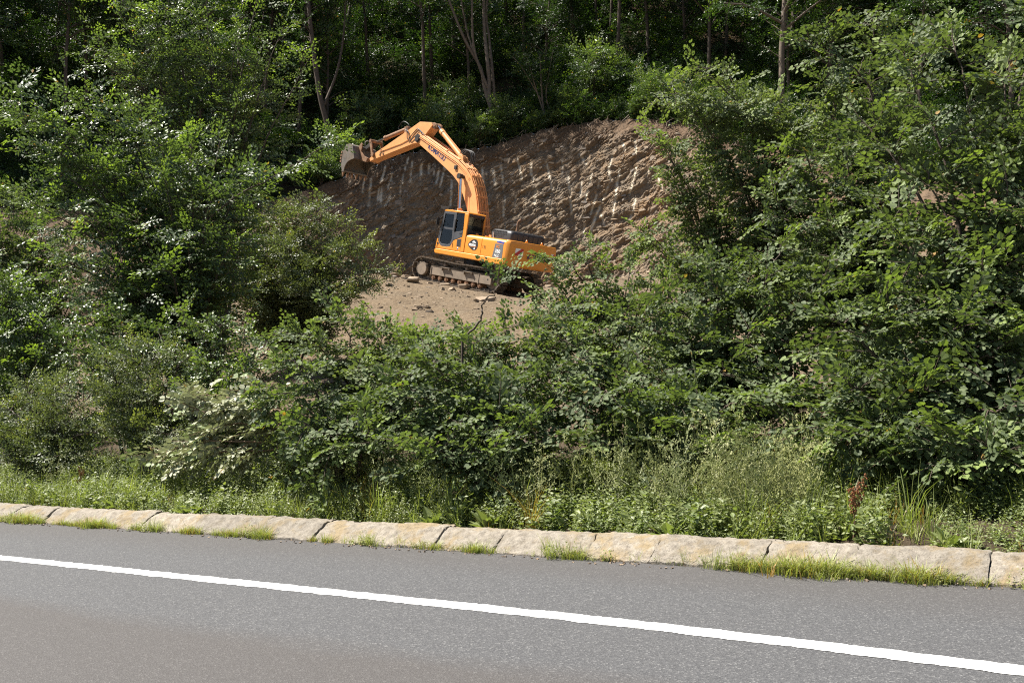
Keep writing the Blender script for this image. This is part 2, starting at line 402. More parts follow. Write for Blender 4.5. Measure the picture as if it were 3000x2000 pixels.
def rock_mat():
    m, nt, b = newmat('cut_shale')
    at = N(nt, 'ShaderNodeAttribute', attribute_name='tint'); sep = nt.nodes.new('ShaderNodeSeparateColor'); nt.links.new(at.outputs['Color'], sep.inputs[0])
    n1 = noise(nt, 0.55, 6, 0.65); n2 = noise(nt, 7, 9, 0.75); n3 = noise(nt, 1.6, 5, 0.6)
    c = ramp(nt, n2, [(0.28, (0.085, 0.062, 0.042)), (0.5, (0.165, 0.125, 0.085)), (0.72, (0.28, 0.222, 0.155))])
    c = mixc(nt, ramp(nt, n1, [(0.42, 0.0), (0.62, 0.65)]), c, (0.22, 0.13, 0.062))   # rusty earth
    c = mixc(nt, ramp(nt, n3, [(0.52, 0.0), (0.70, 0.55)]), c, (0.16, 0.145, 0.125))   # grey shale
    c = mixc(nt, sep.outputs[1], c, mixc(nt, ramp(nt, n2, [(0.35, 0), (0.65, 1)]), (0.060, 0.038, 0.022), (0.15, 0.095, 0.055)))  # topsoil
    c = mixc(nt, sep.outputs[0], c, (0.60, 0.52, 0.40))                               # fresh scrape marks
    nt.links.new(c, b.inputs['Base Color']); b.inputs['Roughness'].default_value = 0.85; b.inputs['Specular IOR Level'].default_value = 0.25
    bump(nt, b, n2, 0.9, 0.06)
    return m
M['cut'] = rock_mat()
STONE_T = np.array([(0,1,3),(0,3,2),(4,6,7),(4,7,5),(0,4,5),(0,5,1),(2,3,7),(2,7,6),(0,2,6),(0,6,4),(1,5,7),(1,7,3)])
def stone_mat():
    m, nt, b = newmat('loose_stone')
    at = N(nt, 'ShaderNodeAttribute', attribute_name='tint'); sep = nt.nodes.new('ShaderNodeSeparateColor'); nt.links.new(at.outputs['Color'], sep.inputs[0])
    c = mixc(nt, sep.outputs[0], (0.14, 0.10, 0.065), (0.32, 0.245, 0.17)); c = mixc(nt, ramp(nt, sep.outputs[1], [(0.7, 0), (0.95, 0.6)]), c, (0.24, 0.23, 0.22))
    c = mixc(nt, ramp(nt, noise(nt, 6, 6, .7), [(.4, 0), (.65, .5)]), c, (0.20, 0.14, 0.085))
    nt.links.new(c, b.inputs['Base Color']); b.inputs['Roughness'].default_value = 0.9
    return m
M['stone'] = stone_mat()
def build_cliff():
    px = np.concatenate([np.arange(-1200, 880, 14), np.arange(880, 2200, 3.0), np.arange(2200, 3100, 6), np.arange(3100, 4600, 25)])
    n = 175
    t = np.linspace(0, 1, n)[:, None]
    B = cl_base(px)[None]; T = cl_top(px)[None]
    prof = 0.62*t+0.38*t**2.0            # steeper near the top
    P = B+(T-B)*np.concatenate([np.broadcast_to(prof[..., None], (n, len(px), 1))]*2+[np.broadcast_to(t[..., None], (n, len(px), 1))], -1)
    # outward (towards the viewer side) plan normal
    d = np.gradient(B[0, :, :2], axis=0); d /= np.linalg.norm(d, axis=1)[:, None]+1e-9
    nrm = np.stack([d[:, 1], -d[:, 0]], -1)
    nrm = np.stack([np.convolve(np.pad(nrm[:, k], 12, mode='edge'), np.ones(25)/25, 'valid') for k in (0, 1)], -1)
    a = np.concatenate([[0], np.cumsum(np.linalg.norm(np.diff(B[0, :, :2], axis=0), axis=1))])[None]+0*t
    h = P[..., 2]
    th = np.radians(34); wa = a+.5*fbm(a*.4, h*.4, 0*h+4, 2); wh = h+.45*fbm(a*.35, h*.45, 0*h+14, 2)
    l = wa*np.cos(th)+wh*np.sin(th); s = wh*np.cos(th)-wa*np.sin(th)
    rid = lambda v: 1-2*np.abs(v)
    disp = 0.75*fbm(a*.22, h*.25, 0*h+1.5, 3)
    disp += 0.15*rid(fbm(l*.55, s*2.3, 0*h+2, 2))
    saw = s*2.6+1.2*fbm(l*.8, s*.8, 0*h+7, 3); saw = saw-np.floor(saw)
    disp += 0.10*saw*(0.5+0.5*vnoise(l*1.3, s*1.3, 0*h+5))
    saw2 = s*7.0+1.5*fbm(l*1.8, s*2.0, 0*h+9, 3); saw2 = saw2-np.floor(saw2)
    disp += 0.07*saw2*(0.6+0.6*vnoise(l*2.7, s*2.1, 0*h+6))
    disp += 0.09*fbm(l*3.5, s*9, 0*h+3, 4)+0.20*fbm(a*2.0+.25*h, h*.22, 0*h+41, 3)+0.11*np.round(2.2*fbm(l*1.1, s*2.6, 0*h+31, 2))/2.2
    edge = smoothstep(0, 0.06, t)*(1-0.75*smoothstep(0.86, 1.0, t))
    rocky = np.interp(px, [-1200, 700, 960, 2250, 2700, 4600], [.25, .3, 1, 1, .5, .4])[None]
    disp = disp*edge*rocky+0.22*np.exp(-((t-0.95)/0.05)**2)*(0.6+vnoise(a*.9, h*0, h*0+3))
    # scree apron bulging from the foot of the face
    disp += 1.5*np.exp(-t/0.16)*(0.8+0.5*fbm(a*.3, h*.3, 0*h+8, 2))*np.interp(px, [850, 1000, 1250, 1500, 2200], [.5, 1.6, 1.2, .7, .8])[None]
    P = P.copy()
    P[..., 0] += nrm[None, :, 0]*disp; P[..., 1] += nrm[None, :, 1]*disp
    P[..., 2] += 0.06*fbm(a*2.2, h*2.2, 0*h+11, 2)*edge
    sx = 1500+PXF*P[..., 0]/P[..., 1]; sy = 1000-PXF*(P[..., 2]-CAM_H)/P[..., 1]
    col = np.zeros(P.shape[:2]+(4,)); col[..., 3] = 1
    soil = smoothstep(0.80, 0.93, t+0.07*fbm(a*.7, h*.7, 0*h+2, 3))
    col[..., 1] = np.maximum(soil, 1-np.interp(px, [850, 990, 2150, 2600], [0, 1, 1, .2])[None])
    rs = np.random.RandomState(5)
    sc = np.zeros(P.shape[:2])
    for pl in SCRAPES:
        wd = rs.uniform(2.1, 3.4)
        for (x0, y0), (x1, y1) in zip(pl[:-1], pl[1:]):
            dx, dy = x1-x0, y1-y0; L2 = dx*dx+dy*dy
            q = np.clip(((sx-x0)*dx+(sy-y0)*dy)/L2, 0, 1)
            wob = 1.6*vnoise(sy*.09, 0*sy+x0, 0*sy)
            dist = np.hypot(sx-x0-q*dx-wob, sy-y0-q*dy)
            sc = np.maximum(sc, np.clip(1.5-dist/wd, 0, 1))
    br = smoothstep(-0.6, 0.05, fbm(a*2.2, h*1.6, 0*h+21, 3))
    sc2 = sc*br
    P[..., 1] += 0.05*sc
    col[..., 0] = np.clip(sc2*1.2, 0, 0.95)
    o = obj('rock_face', grid_mesh('rock_face', P, False, col), M['cut']); tag(o, kind='structure')
    # shards of shale standing proud of the face, laid along its bedding
    acc = Acc()
    cols = np.nonzero((px > 960) & (px < 2250))[0]; al = np.array([math.cos(th), 0, math.sin(th)])
    for i in range(7000):
        ci = rs.choice(cols); ri = int(rs.uniform(.03, .93)*n); p = P[ri, ci]
        if sc[ri, ci] > .05: continue
        nn = np.array([nrm[ci, 0], nrm[ci, 1], .25]); nn /= np.linalg.norm(nn); tx = np.array([-nrm[ci, 1], nrm[ci, 0], 0]); tx = tx if tx[0] > 0 else -tx
        ang = th*.8+rs.normal(0, .45); l_ = tx*math.cos(ang)+np.array([0, 0, 1])*math.sin(ang); l_ -= nn*l_.dot(nn); l_ /= np.linalg.norm(l_); w_ = np.cross(nn, l_)
        s_ = min(.24, .025+.04*rs.exponential(1)); A_ = np.array([l_*s_, w_*s_*rs.uniform(.10, .5), nn*s_*rs.uniform(.08, .35)])
        v = np.array([(x, y, z) for x in (-1, 1) for y in (-1, 1) for z in (-1, 1)], float)*(1+rs.uniform(-.5, .3, (8, 3)))
        acc.add(p+v@A_, STONE_T, (rs.rand(), rs.rand(), 0, 1))
    o = obj('shale_shards', acc.mesh('shale_shards'), M['stone']); tag(o, 'broken shale edges jutting from the cut rock face', 'rock', kind='stuff')
    return px, P[-1]
CPX, CTOP = build_cliff()

def hill_mat():
    m, nt, b = newmat('forest_floor')
    n1 = noise(nt, 3.0, 8, 0.75); n2 = noise(nt, 0.35, 4, 0.6)
    c = ramp(nt, n1, [(0.3, (0.022, 0.016, 0.010)), (0.5, (0.050, 0.035, 0.021)), (0.7, (0.10, 0.072, 0.043))])
    c = mixc(nt, ramp(nt, n2, [(0.48, 0.0), (0.62, 0.7)]), c, (0.030, 0.050, 0.014))
    nt.links.new(c, b.inputs['Base Color']); b.inputs['Roughness'].default_value = 1.0; b.inputs['Specular IOR Level'].default_value = 0.1
    bump(nt, b, n1, 1.0, 0.12)
    return m
HD = np.concatenate([np.arange(0, 12, 0.25), np.arange(12, 75, 1.5)])
HSLOPE = 0.74
def hill_xy(px, d):
    T = cl_top(px); a = (px-1500)/PXF
    x = T[..., 0]+a*d*0.75; y = T[..., 1]+d
    z = T[..., 2]+0.35*np.minimum(d, 1.5)+HSLOPE*np.maximum(d-1.5, 0)*1.0
    return x, y, z
def hill_point(px, d):
    x, y, z = hill_xy(np.array(float(px)), d)
    return np.array([x, y, float(z)+float(0.45*fbm(x*.22, y*.22, 2.0, 3)*min(d/3, 1))])
def build_hill():
    sel = np.arange(0, len(CPX), 3)
    px = CPX[sel]
    D, X = np.meshgrid(HD, px, indexing='ij')
    x, y, z = hill_xy(X, D)
    z = z+0.45*fbm(x*.22, y*.22, 0*z+2.0, 3)*np.minimum(D/3, 1)+0.12*fbm(x*1.4, y*1.4, 0*z+4, 3)*np.minimum(D, 1)
    P = np.stack([x, y, z], -1)
    P[0] = CTOP[sel]
    o = obj('hillside', grid_mesh('hillside', P, True), hill_mat()); tag(o, kind='structure')
build_hill()

# loose stone -----------------------------------------------------------
def stone_verts(rs, a, b, c):
    v = np.array([(x, y, z) for x in (-1, 1) for y in (-1, 1) for z in (-1, 1)], float)
    v = v*(1+rs.uniform(-.45, .25, (8, 3)))*np.array([a, b, c])
    an = rs.uniform(0, 6.28); ca, sa = math.cos(an), math.sin(an)
    t = rs.uniform(-.5, .5); ct, st = math.cos(t), math.sin(t)
    v = v@np.array([[ca, sa, 0], [-sa, ca, 0], [0, 0, 1]])@np.array([[1, 0, 0], [0, ct, st], [0, -st, ct]])
    return v
def build_stones():
    rs = np.random.RandomState(21); acc = Acc()
    def put(x, y, s, z=None):
        z = zg(x, y) if z is None else z
        v = stone_verts(rs, s, s*rs.uniform(.5, .9), s*rs.uniform(.18, .5))+np.array([x, y, z+s*0.08])
        acc.add(v, STONE_T, (rs.rand(), rs.rand(), 0, 1))
    for i in range(5600):          # spoil in front of and round the machine
        x = rs.uniform(-14, 12); y = rs.uniform(28, 47)
        
        if vnoise(x*.5, y*.5, 2.0) < rs.uniform(-.7, .5): continue
        put(x, y, min(0.22, 0.014+0.024*rs.exponential(1.0)))
    for i in range(700):
        x = rs.uniform(-24, -8); y = rs.uniform(26, 42); put(x, y, min(0.25, 0.03+0.04*rs.exponential(1.0)))
    for i in range(1500):          # scree at the foot of the face
        p = rs.uniform(930, 1330) if rs.rand() < .7 else rs.uniform(1330, 2100)
        b = cl_base(np.array([p]))[0]; k = rs.rand()
        put(b[0]+rs.uniform(-.4, .4), b[1]-3.6+rs.uniform(-1.5, .8), min(0.4, 0.04+0.07*rs.exponential(1.0)))
    for i in range(420):           # grit in the gutter
        r = rs.uniform(-16, 9); p = RW(r, KERB_F-rs.uniform(-.02, .16), 0.0)
        v = stone_verts(rs, *(rs.uniform(.004, .012, 3)))+p+np.array([0, 0, .004]); acc.add(v, STONE_T, (rs.rand(), rs.rand(), 0, 1))
    m = M['stone']
    o = obj('loose_stones', acc.mesh('loose_stones'), m); tag(o, 'broken brown shale fragments scattered over the dug earth and gutter', 'rubble', kind='stuff')
    big = [((1363, 873), 42, .36, 'flat pale shale slab lying on the earth below the crawler track'),
           ((1208, 866), 40.5, .34, 'dark wedge-shaped stone on the earth left of the shale slab'),
           ((1155, 822), 43, .28, 'rounded grey-brown stone beside the front left of the crawler track'),
           ((1303, 845), 42.5, .22, 'small dark stone just below the crawler track'),
           ((1425, 912), 37, .30, 'pale flat stone lying behind the leaning dead stem'),
           ((1325, 882), 39, .2, 'small brown stone in the middle of the bare earth'),
           ((1190, 770), 47, .30, 'angular stone at the foot of the scree left of the cab')]
    for (p, Y, s, lab) in big:
        w = PW(p[0], p[1], Y); z = float(zg(w[0], w[1]))
        me = np_mesh('rock', stone_verts(rs, s, s*.7, s*.35), STONE_T, np.tile((rs.rand()*.5+.5, .2, 0, 1), (8, 1)))
        o = obj('rock', me, m); o.location = (w[0], w[1], z+s*.1); tag(o, lab, 'rock', 'larger loose rocks')
        md = o.modifiers.new('bevel', 'BEVEL'); md.width = s*.12; md.segments = 1
build_stones()
# ------------------------------------------------------------------ excavator
def pmesh(name, V, F, smooth=30):
    me = bpy.data.meshes.new(name); me.from_pydata([tuple(map(float, v)) for v in V], [], [tuple(f) for f in F])
    bm = bmesh.new(); bm.from_mesh(me); bmesh.ops.recalc_face_normals(bm, faces=bm.faces); bm.to_mesh(me); bm.free()
    if smooth:
        me.polygons.foreach_set('use_smooth', np.ones(len(me.polygons), dtype=bool)); me.set_sharp_from_angle(angle=math.radians(smooth))
    me.update(); return me
class PB:
    """polygon builder for machine parts"""
    def __init__(s): s.V = []; s.F = []
    def _a(s, V, F):
        n = len(s.V); s.V += [tuple(v) for v in V]; s.F += [tuple(i+n for i in f) for f in F]; return s
    def box(s, x0, x1, y0, y1, z0, z1):
        return s._a([(x, y, z) for x in (x0, x1) for y in (y0, y1) for z in (z0, z1)], [(0,1,3,2),(4,6,7,5),(0,4,5,1),(2,3,7,6),(0,2,6,4),(1,5,7,3)])
    def prism(s, prof, y0, y1):           # profile in x-z, extruded along y
        n = len(prof)
        V = [(x, y0, z) for x, z in prof]+[(x, y1, z) for x, z in prof]
        F = [tuple(range(n)), tuple(range(2*n-1, n-1, -1))]+[(i, (i+1) % n, n+(i+1) % n, n+i) for i in range(n)]
        return s._a(V, F)
    def prism_z(s, prof, z0, z1):         # profile in x-y, extruded along z
        n = len(prof)
        V = [(x, y, z0) for x, y in prof]+[(x, y, z1) for x, y in prof]
        return s._a(V, [tuple(range(n)), tuple(range(2*n-1, n-1, -1))]+[(i, (i+1) % n, n+(i+1) % n, n+i) for i in range(n)])
    def prism_x(s, prof, x0, x1):         # profile in y-z
        n = len(prof)
        V = [(x0, y, z) for y, z in prof]+[(x1, y, z) for y, z in prof]
        return s._a(V, [tuple(range(n)), tuple(range(2*n-1, n-1, -1))]+[(i, (i+1) % n, n+(i+1) % n, n+i) for i in range(n)])
    def ring(s, outer, inner, y0, y1):    # frame between two loops of equal count
        n = len(outer)
        V = [(x, y1, z) for x, z in outer]+[(x, y1, z) for x, z in inner]+[(x, y0, z) for x, z in outer]+[(x, y0, z) for x, z in inner]
        F = []
        for i in range(n):
            j = (i+1) % n
            F += [(i, j, n+j, n+i), (2*n+i, 3*n+i, 3*n+j, 2*n+j), (i, 2*n+i, 2*n+j, j), (n+i, n+j, 3*n+j, 3*n+i)]
        return s._a(V, F)
    def cyl(s, p0, p1, r0, r1=None, n=16, cap=True):
        r1 = r0 if r1 is None else r1
        p0 = Vector(p0); p1 = Vector(p1); d = (p1-p0).normalized()
        a = d.orthogonal().normalized(); b = d.cross(a)
        V = []
        for p, r in ((p0, r0), (p1, r1)):
            for k in range(n):
                t = 2*math.pi*k/n; V.append(tuple(p+a*(r*math.cos(t))+b*(r*math.sin(t))))
        F = [(k, (k+1) % n, n+(k+1) % n, n+k) for k in range(n)]
        if cap: F += [tuple(range(n-1, -1, -1)), tuple(range(n, 2*n))]
        return s._a(V, F)
    def tube(s, pts, r, n=8):
        pts = [Vector(p) for p in pts]
        V = []; F = []
        a = None
        for i, p in enumerate(pts):
            d = (pts[min(i+1, len(pts)-1)]-pts[max(i-1, 0)]).normalized()
            a = d.orthogonal().normalized() if a is None else (a-d*a.dot(d)).normalized()
            b = d.cross(a)
            for k in range(n):
                t = 2*math.pi*k/n; V.append(tuple(p+a*(r*math.cos(t))+b*(r*math.sin(t))))
        for i in range(len(pts)-1):
            for k in range(n): F.append((i*n+k, i*n+(k+1) % n, (i+1)*n+(k+1) % n, (i+1)*n+k))
        F += [tuple(range(n-1, -1, -1)), tuple(range((len(pts)-1)*n, len(pts)*n))]
        return s._a(V, F)
    def build(s, name, mat, parent, bevel=0, seg=2, smooth=35):
        o = obj(name, pmesh(name, s.V, s.F, smooth), mat, parent)
        if bevel:
            m = o.modifiers.new('bevel', 'BEVEL'); m.width = bevel; m.segments = seg; m.limit_method = 'ANGLE'; m.angle_limit = math.radians(30); m.harden_normals = True
        return o
def curve(pts, n=8):
    """Catmull-Rom through points"""
    P = [np.array(p, float) for p in pts]; P = [2*P[0]-P[1]]+P+[2*P[-1]-P[-2]]
    out = []
    for i in range(1, len(P)-2):
        for k in range(n):
            t = k/n; a, b, c, d = P[i-1:i+3]
            out.append(0.5*((2*b)+(c-a)*t+(2*a-5*b+4*c-d)*t*t+(3*b-a-3*c+d)*t**3))
    out.append(P[-2]); return out

def build_excavator():
    yaw, pitch, roll = 2.34606, -0.171843, 0.053209
    Mx = Matrix.Rotation(yaw, 4, 'Z') @ Matrix.Rotation(pitch, 4, 'Y') @ Matrix.Rotation(roll, 4, 'X')
    Mx = Matrix.Translation(EX_O) @ Mx
    root = empty('excavator', mat=Mx)
    tag(root, 'orange tracked excavator with raised boom standing in front of the cut rock face', 'excavator')
    OR = plain('orange_paint', (0.67, 0.25, 0.026), 0.33, var=0.06, scale=1.5, dirt=(0.48, 0.24, 0.09), dirt_amt=0.32)
    ORW = plain('weathered_orange_paint', (0.70, 0.325, 0.125), 0.42, var=0.10, scale=2.5, dirt=(0.46, 0.23, 0.10), dirt_amt=0.42)
    ORP = plain('orange_pipe_paint', (0.68, 0.28, 0.09), 0.45, var=0.2, scale=4, dirt=(0.25, 0.10, 0.04), dirt_amt=0.35)
    GREY = plain('dark_grey_plastic', (0.060, 0.062, 0.068), 0.5, var=0.15, scale=4, dirt=(0.12, 0.10, 0.08), dirt_amt=0.2)
    BLK = plain('black_rubber', (0.018, 0.018, 0.019), 0.55, var=0.2)
    HOOD = plain('black_hood_paint', (0.030, 0.029, 0.030), 0.48, var=0.2, scale=3, dirt=(0.10, 0.08, 0.06), dirt_amt=0.35)
    STEEL = plain('bucket_steel', (0.165, 0.145, 0.125), 0.55, metal=0.35, var=0.35, scale=4, dirt=(0.20, 0.14, 0.09), dirt_amt=0.6, bmp=0.3)
    RUST = plain('rusty_steel', (0.20, 0.105, 0.055), 0.7, metal=0.2, var=0.4, scale=7, dirt=(0.30, 0.20, 0.12), dirt_amt=0.4)
    TRK = plain('track_steel', (0.085, 0.070, 0.055), 0.65, metal=0.3, var=0.4, scale=6, dirt=(0.22, 0.155, 0.10), dirt_amt=0.6, bmp=0.3)
    FRM = plain('dusty_track_frame', (0.20, 0.155, 0.115), 0.8, var=0.2, scale=3, dirt=(0.29, 0.22, 0.155), dirt_amt=0.6, bmp=0.2)
    CHR = plain('chrome_rod', (0.62, 0.64, 0.66), 0.18, metal=1.0, var=0.05)
    GRS = plain('greasy_dark_steel', (0.045, 0.038, 0.033), 0.5, metal=0.2, var=0.4, scale=6)
    SOIL = M['dirt']
    WHT = plain('white_decal', (0.80, 0.80, 0.78), 0.5, var=0.03); RED = plain('red_decal', (0.45, 0.02, 0.02), 0.4, var=0.05)
    NAVY = plain('navy_lettering', (0.030, 0.035, 0.11), 0.45, var=0.15); BLUE = plain('blue_decal', (0.04, 0.07, 0.33), 0.4, var=0.08)
    DGR = plain('grey_decal', (0.13, 0.135, 0.14), 0.45, var=0.05); LOR = plain('orange_decal', (0.75, 0.22, 0.015), 0.45, var=0.03)
    SEAT = plain('seat_fabric', (0.05, 0.048, 0.045), 0.85, var=0.2)
    g, nt, b = newmat('cab_glass')
    gl = N(nt, 'ShaderNodeBsdfGlossy'); gl.inputs['Roughness'].default_value = 0.02
    tp = nt.nodes.new('ShaderNodeBsdfTransparent'); tp.inputs[0].default_value = (0.84, 0.90, 0.85, 1)
    lw = N(nt, 'ShaderNodeFresnel', inp={'IOR': 1.5}); mx = nt.nodes.new('ShaderNodeMixShader')
    nt.links.new(lw.outputs[0], mx.inputs[0]); nt.links.new(tp.outputs[0], mx.inputs[1]); nt.links.new(gl.outputs[0], mx.inputs[2])
    nt.links.new(mx.outputs[0], nt.nodes['Material Output'].inputs[0]); GLS = g

    def text(name, s, mat, parent, org, xd, yd, size, off=0.0, sx=1.0):
        cu = bpy.data.curves.new(name, 'FONT'); cu.body = s; cu.size = 1.0; cu.extrude = 0.004/size; cu.offset = off; cu.resolution_u = 3
        to = bpy.data.objects.new(name, cu); link(to)
        bpy.context.view_layer.update()
        me = bpy.data.meshes.new_from_object(to.evaluated_get(bpy.context.evaluated_depsgraph_get()))
        bpy.data.objects.remove(to); bpy.data.curves.remove(cu)
        X = Vector(xd).normalized(); Y = Vector(yd).normalized(); Z = X.cross(Y)
        A = Matrix(((X.x*size*sx, Y.x*size, Z.x*size, org[0]), (X.y*size*sx, Y.y*size, Z.y*size, org[1]), (X.z*size*sx, Y.z*size, Z.z*size, org[2]), (0, 0, 0, 1)))
        me.transform(A); me.materials.clear()
        return obj(name, me, mat, parent)

    # ---- undercarriage
    ps = 0.1008
    UR = Matrix.Rotation(ps, 4, 'Z')
    def undercarriage_part(pb, name, mat, parent, **k):
        V = [tuple(UR @ Vector(v)) for v in pb.V]; pb.V = V
        return pb.build(name, mat, parent, **k)
    pb = PB().box(-1.5, 1.5, -0.55, 0.55, 0.42, 0.85)
    for sx in (-1, 1):
        for sy in (-1, 1): pb.prism_z([(sx*0.2, sy*0.5), (sx*0.9, sy*0.5), (sx*1.25, sy*1.1), (sx*0.75, sy*1.1)], 0.45, 0.78)
    undercarriage_part(pb, 'carbody', GRS, root, bevel=0.03)
    PB().cyl((0, 0, 0.84), (0, 0, 1.2), 0.68, n=36).build('swing_bearing', GRS, root)
    # belt path in x-z
    zc, R0, xe = 0.50, 0.415, 2.02
    path = []
    for k in range(13): t = math.pi/2-math.pi*k/12; path.append((xe+R0*math.cos(t), zc+R0*math.sin(t)))
    for x in np.linspace(xe, -xe, 22)[1:-1]: path.append((x, zc-R0))
    for k in range(13): t = -math.pi/2-math.pi*k/12; path.append((-xe+R0*math.cos(t), zc+R0*math.sin(t)))
    for x in np.linspace(-xe, xe, 22)[1:-1]:
        path.append((x, zc+R0-0.035*math.sin((x+xe)/(2*xe)*math.pi)**2-0.012*math.sin((x+xe)/(2*xe)*3*math.pi)**2))
    pa = np.array(path+[path[0]]); seg = np.linalg.norm(np.diff(pa, axis=0), axis=1); cum = np.concatenate([[0], np.cumsum(seg)])
    NS = int(round(cum[-1]/0.216)); pitch_l = cum[-1]/NS
    shoe_pb = PB().box(-pitch_l*0.47, pitch_l*0.47, -0.30, 0.30, 0.055, 0.082)
    for gx in (-0.07, 0.0, 0.07): shoe_pb.box(gx-0.011, gx+0.011, -0.299, 0.299, 0.08, 0.112)
    shoe_me = pmesh('track_shoe', shoe_pb.V, shoe_pb.F, 0); shoe_me.materials.append(TRK)
    link_pb = PB()
    for sy in (-1, 1): link_pb.prism([(-pitch_l*.52, -0.055), (pitch_l*.45, -0.055), (pitch_l*.52, 0.0), (pitch_l*.45, 0.056), (-pitch_l*.45, 0.056), (-pitch_l*.52, 0.0)], sy*0.075-0.025, sy*0.075+0.025)
    link_pb.cyl((-pitch_l*.5, -0.13, 0), (-pitch_l*.5, 0.13, 0), 0.03, n=8)
    link_me = pmesh('chain_link', link_pb.V, link_pb.F, 0); link_me.materials.append(TRK)
    for side in (1, -1):
        yc = 1.195*side
        tr = bpy.data.objects.new('track', None); link(tr); tr.parent = root; tr.matrix_local = UR @ Matrix.Translation((0, yc, 0))
        tr['label'] = 'dusty steel crawler track nearest the camera' if side == 1 else 'dark far crawler track behind the near one'
        for i in range(NS):
            d = (i+0.5)*pitch_l
            x = np.interp(d, cum, pa[:, 0]); z = np.interp(d, cum, pa[:, 1])
            x1 = np.interp((d+.04) % cum[-1], cum, pa[:, 0]); z1 = np.interp((d+.04) % cum[-1], cum, pa[:, 1]); x0 = np.interp(d-.04, cum, pa[:, 0]); z0 = np.interp(d-.04, cum, pa[:, 1])
            T = Vector((x1-x0, 0, z1-z0)).normalized(); Yv = Vector((0, 1, 0)); Nn = Vector((-T.z, 0, T.x))      # path runs clockwise: outward is left-hand normal
            Nn = Nn if Nn.dot(Vector((x-np.clip(x, -xe, xe), 0, z-zc))) > 0 else -Nn
            A = Matrix(((T.x, 0, Nn.x, x), (0, 1, 0, 0), (T.z, 0, Nn.z, z), (0, 0, 0, 1)))
            for nm, me in (('track_shoe', shoe_me), ('chain_link', link_me)):
                o = obj(nm, me, None, tr); o.matrix_local = A
        s = side
        pb = PB().prism([(1.42, 0.30), (1.46, 0.40), (1.46, 0.62), (1.42, 0.69), (-1.35, 0.69), (-1.35, 0.30)], yc-0.18, yc+0.20*s if s > 0 else yc+0.18)
        pb.V = [(x, y-yc, z) for x, y, z in pb.V]
        fr = pb.build('track_frame', FRM, tr, bevel=0.02)
        pb = PB().box(-2.05, -1.345, -0.16, 0.21, 0.31, 0.66).build('idler_guard', FRM, tr, bevel=0.02)
        PB().cyl((-1.86, 0.19, 0.52), (-1.86, 0.2135, 0.52), 0.035, n=12).build('guard_hole', BLK, tr)
        PB().box(-1.37, -1.33, 0.15, 0.225, 0.27, 0.70).build('frame_rib', FRM, tr, bevel=0.008)
        PB().box(1.43, 1.47, 0.12, 0.225, 0.29, 0.66).build('frame_rib', FRM, tr, bevel=0.008)
        for cx in (0.55, -0.75):      # steps
            PB().box(cx-0.24, cx+0.24, 0.20, 0.29, 0.675, 0.70).box(cx+0.20, cx+0.23, 0.20, 0.285, 0.55, 0.675).box(cx-0.23, cx-0.2, 0.2, 0.285, 0.60, 0.675).build('step', FRM, tr, bevel=0.006)
        sp = PB().cyl((xe, -0.10, zc), (xe, 0.10, zc), 0.30, n=30)
        for k in range(19):
            t = 2*math.pi*k/19; cxx, czz = xe+0.335*math.cos(t), zc+0.335*math.sin(t); sp.box(cxx-.03, cxx+.03, -.04, .04, czz-.03, czz+.03)
        sp.build('sprocket', TRK, tr)
        hub = PB().cyl((xe, 0.05, zc), (xe, 0.235, zc), 0.30, n=30)
        hb = hub.build('final_drive_cover', FRM, tr, bevel=0.012)
        bp = PB()
        for k in range(24): t = 2*math.pi*k/24; bp.cyl((xe+.275*math.cos(t), .235, zc+.275*math.sin(t)), (xe+.275*math.cos(t), .247, zc+.275*math.sin(t)), .014, n=6)
        tag(bp.build('cover_bolts', FRM, tr), kind='stuff')
        PB().cyl((-xe, -0.09, zc), (-xe, 0.09, zc), 0.345, n=30).cyl((-xe, -.15, zc), (-xe, .15, zc), 0.14, n=16).build('idler', TRK, tr)
        for x in np.linspace(1.30, -1.42, 8):
            PB().cyl((x, -.17, .205), (x, .17, .205), .105, n=14).cyl((x, .17, .205), (x, .20, .205), .055, n=10).build('track_roller', RUST, tr)
        for x in (0.72, -0.55):
            PB().cyl((x, -.14, .80), (x, .16, .80), .078, n=14).cyl((x, .16, .80), (x, .19, .80), .06, n=12).box(x-.05, x+.05, -.2, -.13, .66, .84).build('carrier_roller', FRM, tr, bevel=.006)
        # soil lying on the frame
        rs = np.random.RandomState(5+side); n = 60
        xs = np.linspace(1.40, -1.95, n); ys = np.linspace(-0.19, 0.215, 7)
        hh = 0.025+0.13*np.clip(fbm(xs[:, None]*2.1, ys[None]*2, 0*xs[:, None]+side, 3)+0.45, 0, 1)*np.sin(np.linspace(0.12, math.pi-0.35, 7))[None]
        Pm = np.zeros((n, 7, 3)); Pm[..., 0] = xs[:, None]; Pm[..., 1] = ys[None]; Pm[..., 2] = 0.672+hh
        Pm[:, 0, 2] = 0.66; Pm[:, -1, 2] = 0.685
        me = grid_mesh('caked_soil', Pm, True); obj('caked_soil', me, SOIL, tr)

    # ---- revolving frame / skirt
    deck = [(1.36, 1.46), (1.42, 1.40), (1.42, 1.30), (1.34, 1.23), (-2.80, 1.21), (-3.0, 1.25), (-3.0, 1.46)]
    PB().prism(deck, 0.42, 1.45).build('deck_skirt', OR, root, bevel=0.05, seg=3)
    PB().prism(deck, -1.45, -0.42).build('deck_skirt', OR, root, bevel=0.05, seg=3)
    PB().box(-2.9, 1.15, -0.44, 0.44, 1.20, 1.42).build('swing_frame', GRS, root, bevel=0.02)
    # ---- engine / pump side bodies
    def body_prof(y0, y1, s):   # y-z with rounded shoulder
        pts = [(y0, 1.465), (y1, 1.465)]
        for k in range(7): t = k/6*math.pi/2; pts.append((y1-0.17*s+0.17*s*math.cos(t), 2.08+0.17*math.sin(t)))
        pts.append((y0, 2.25)); return pts
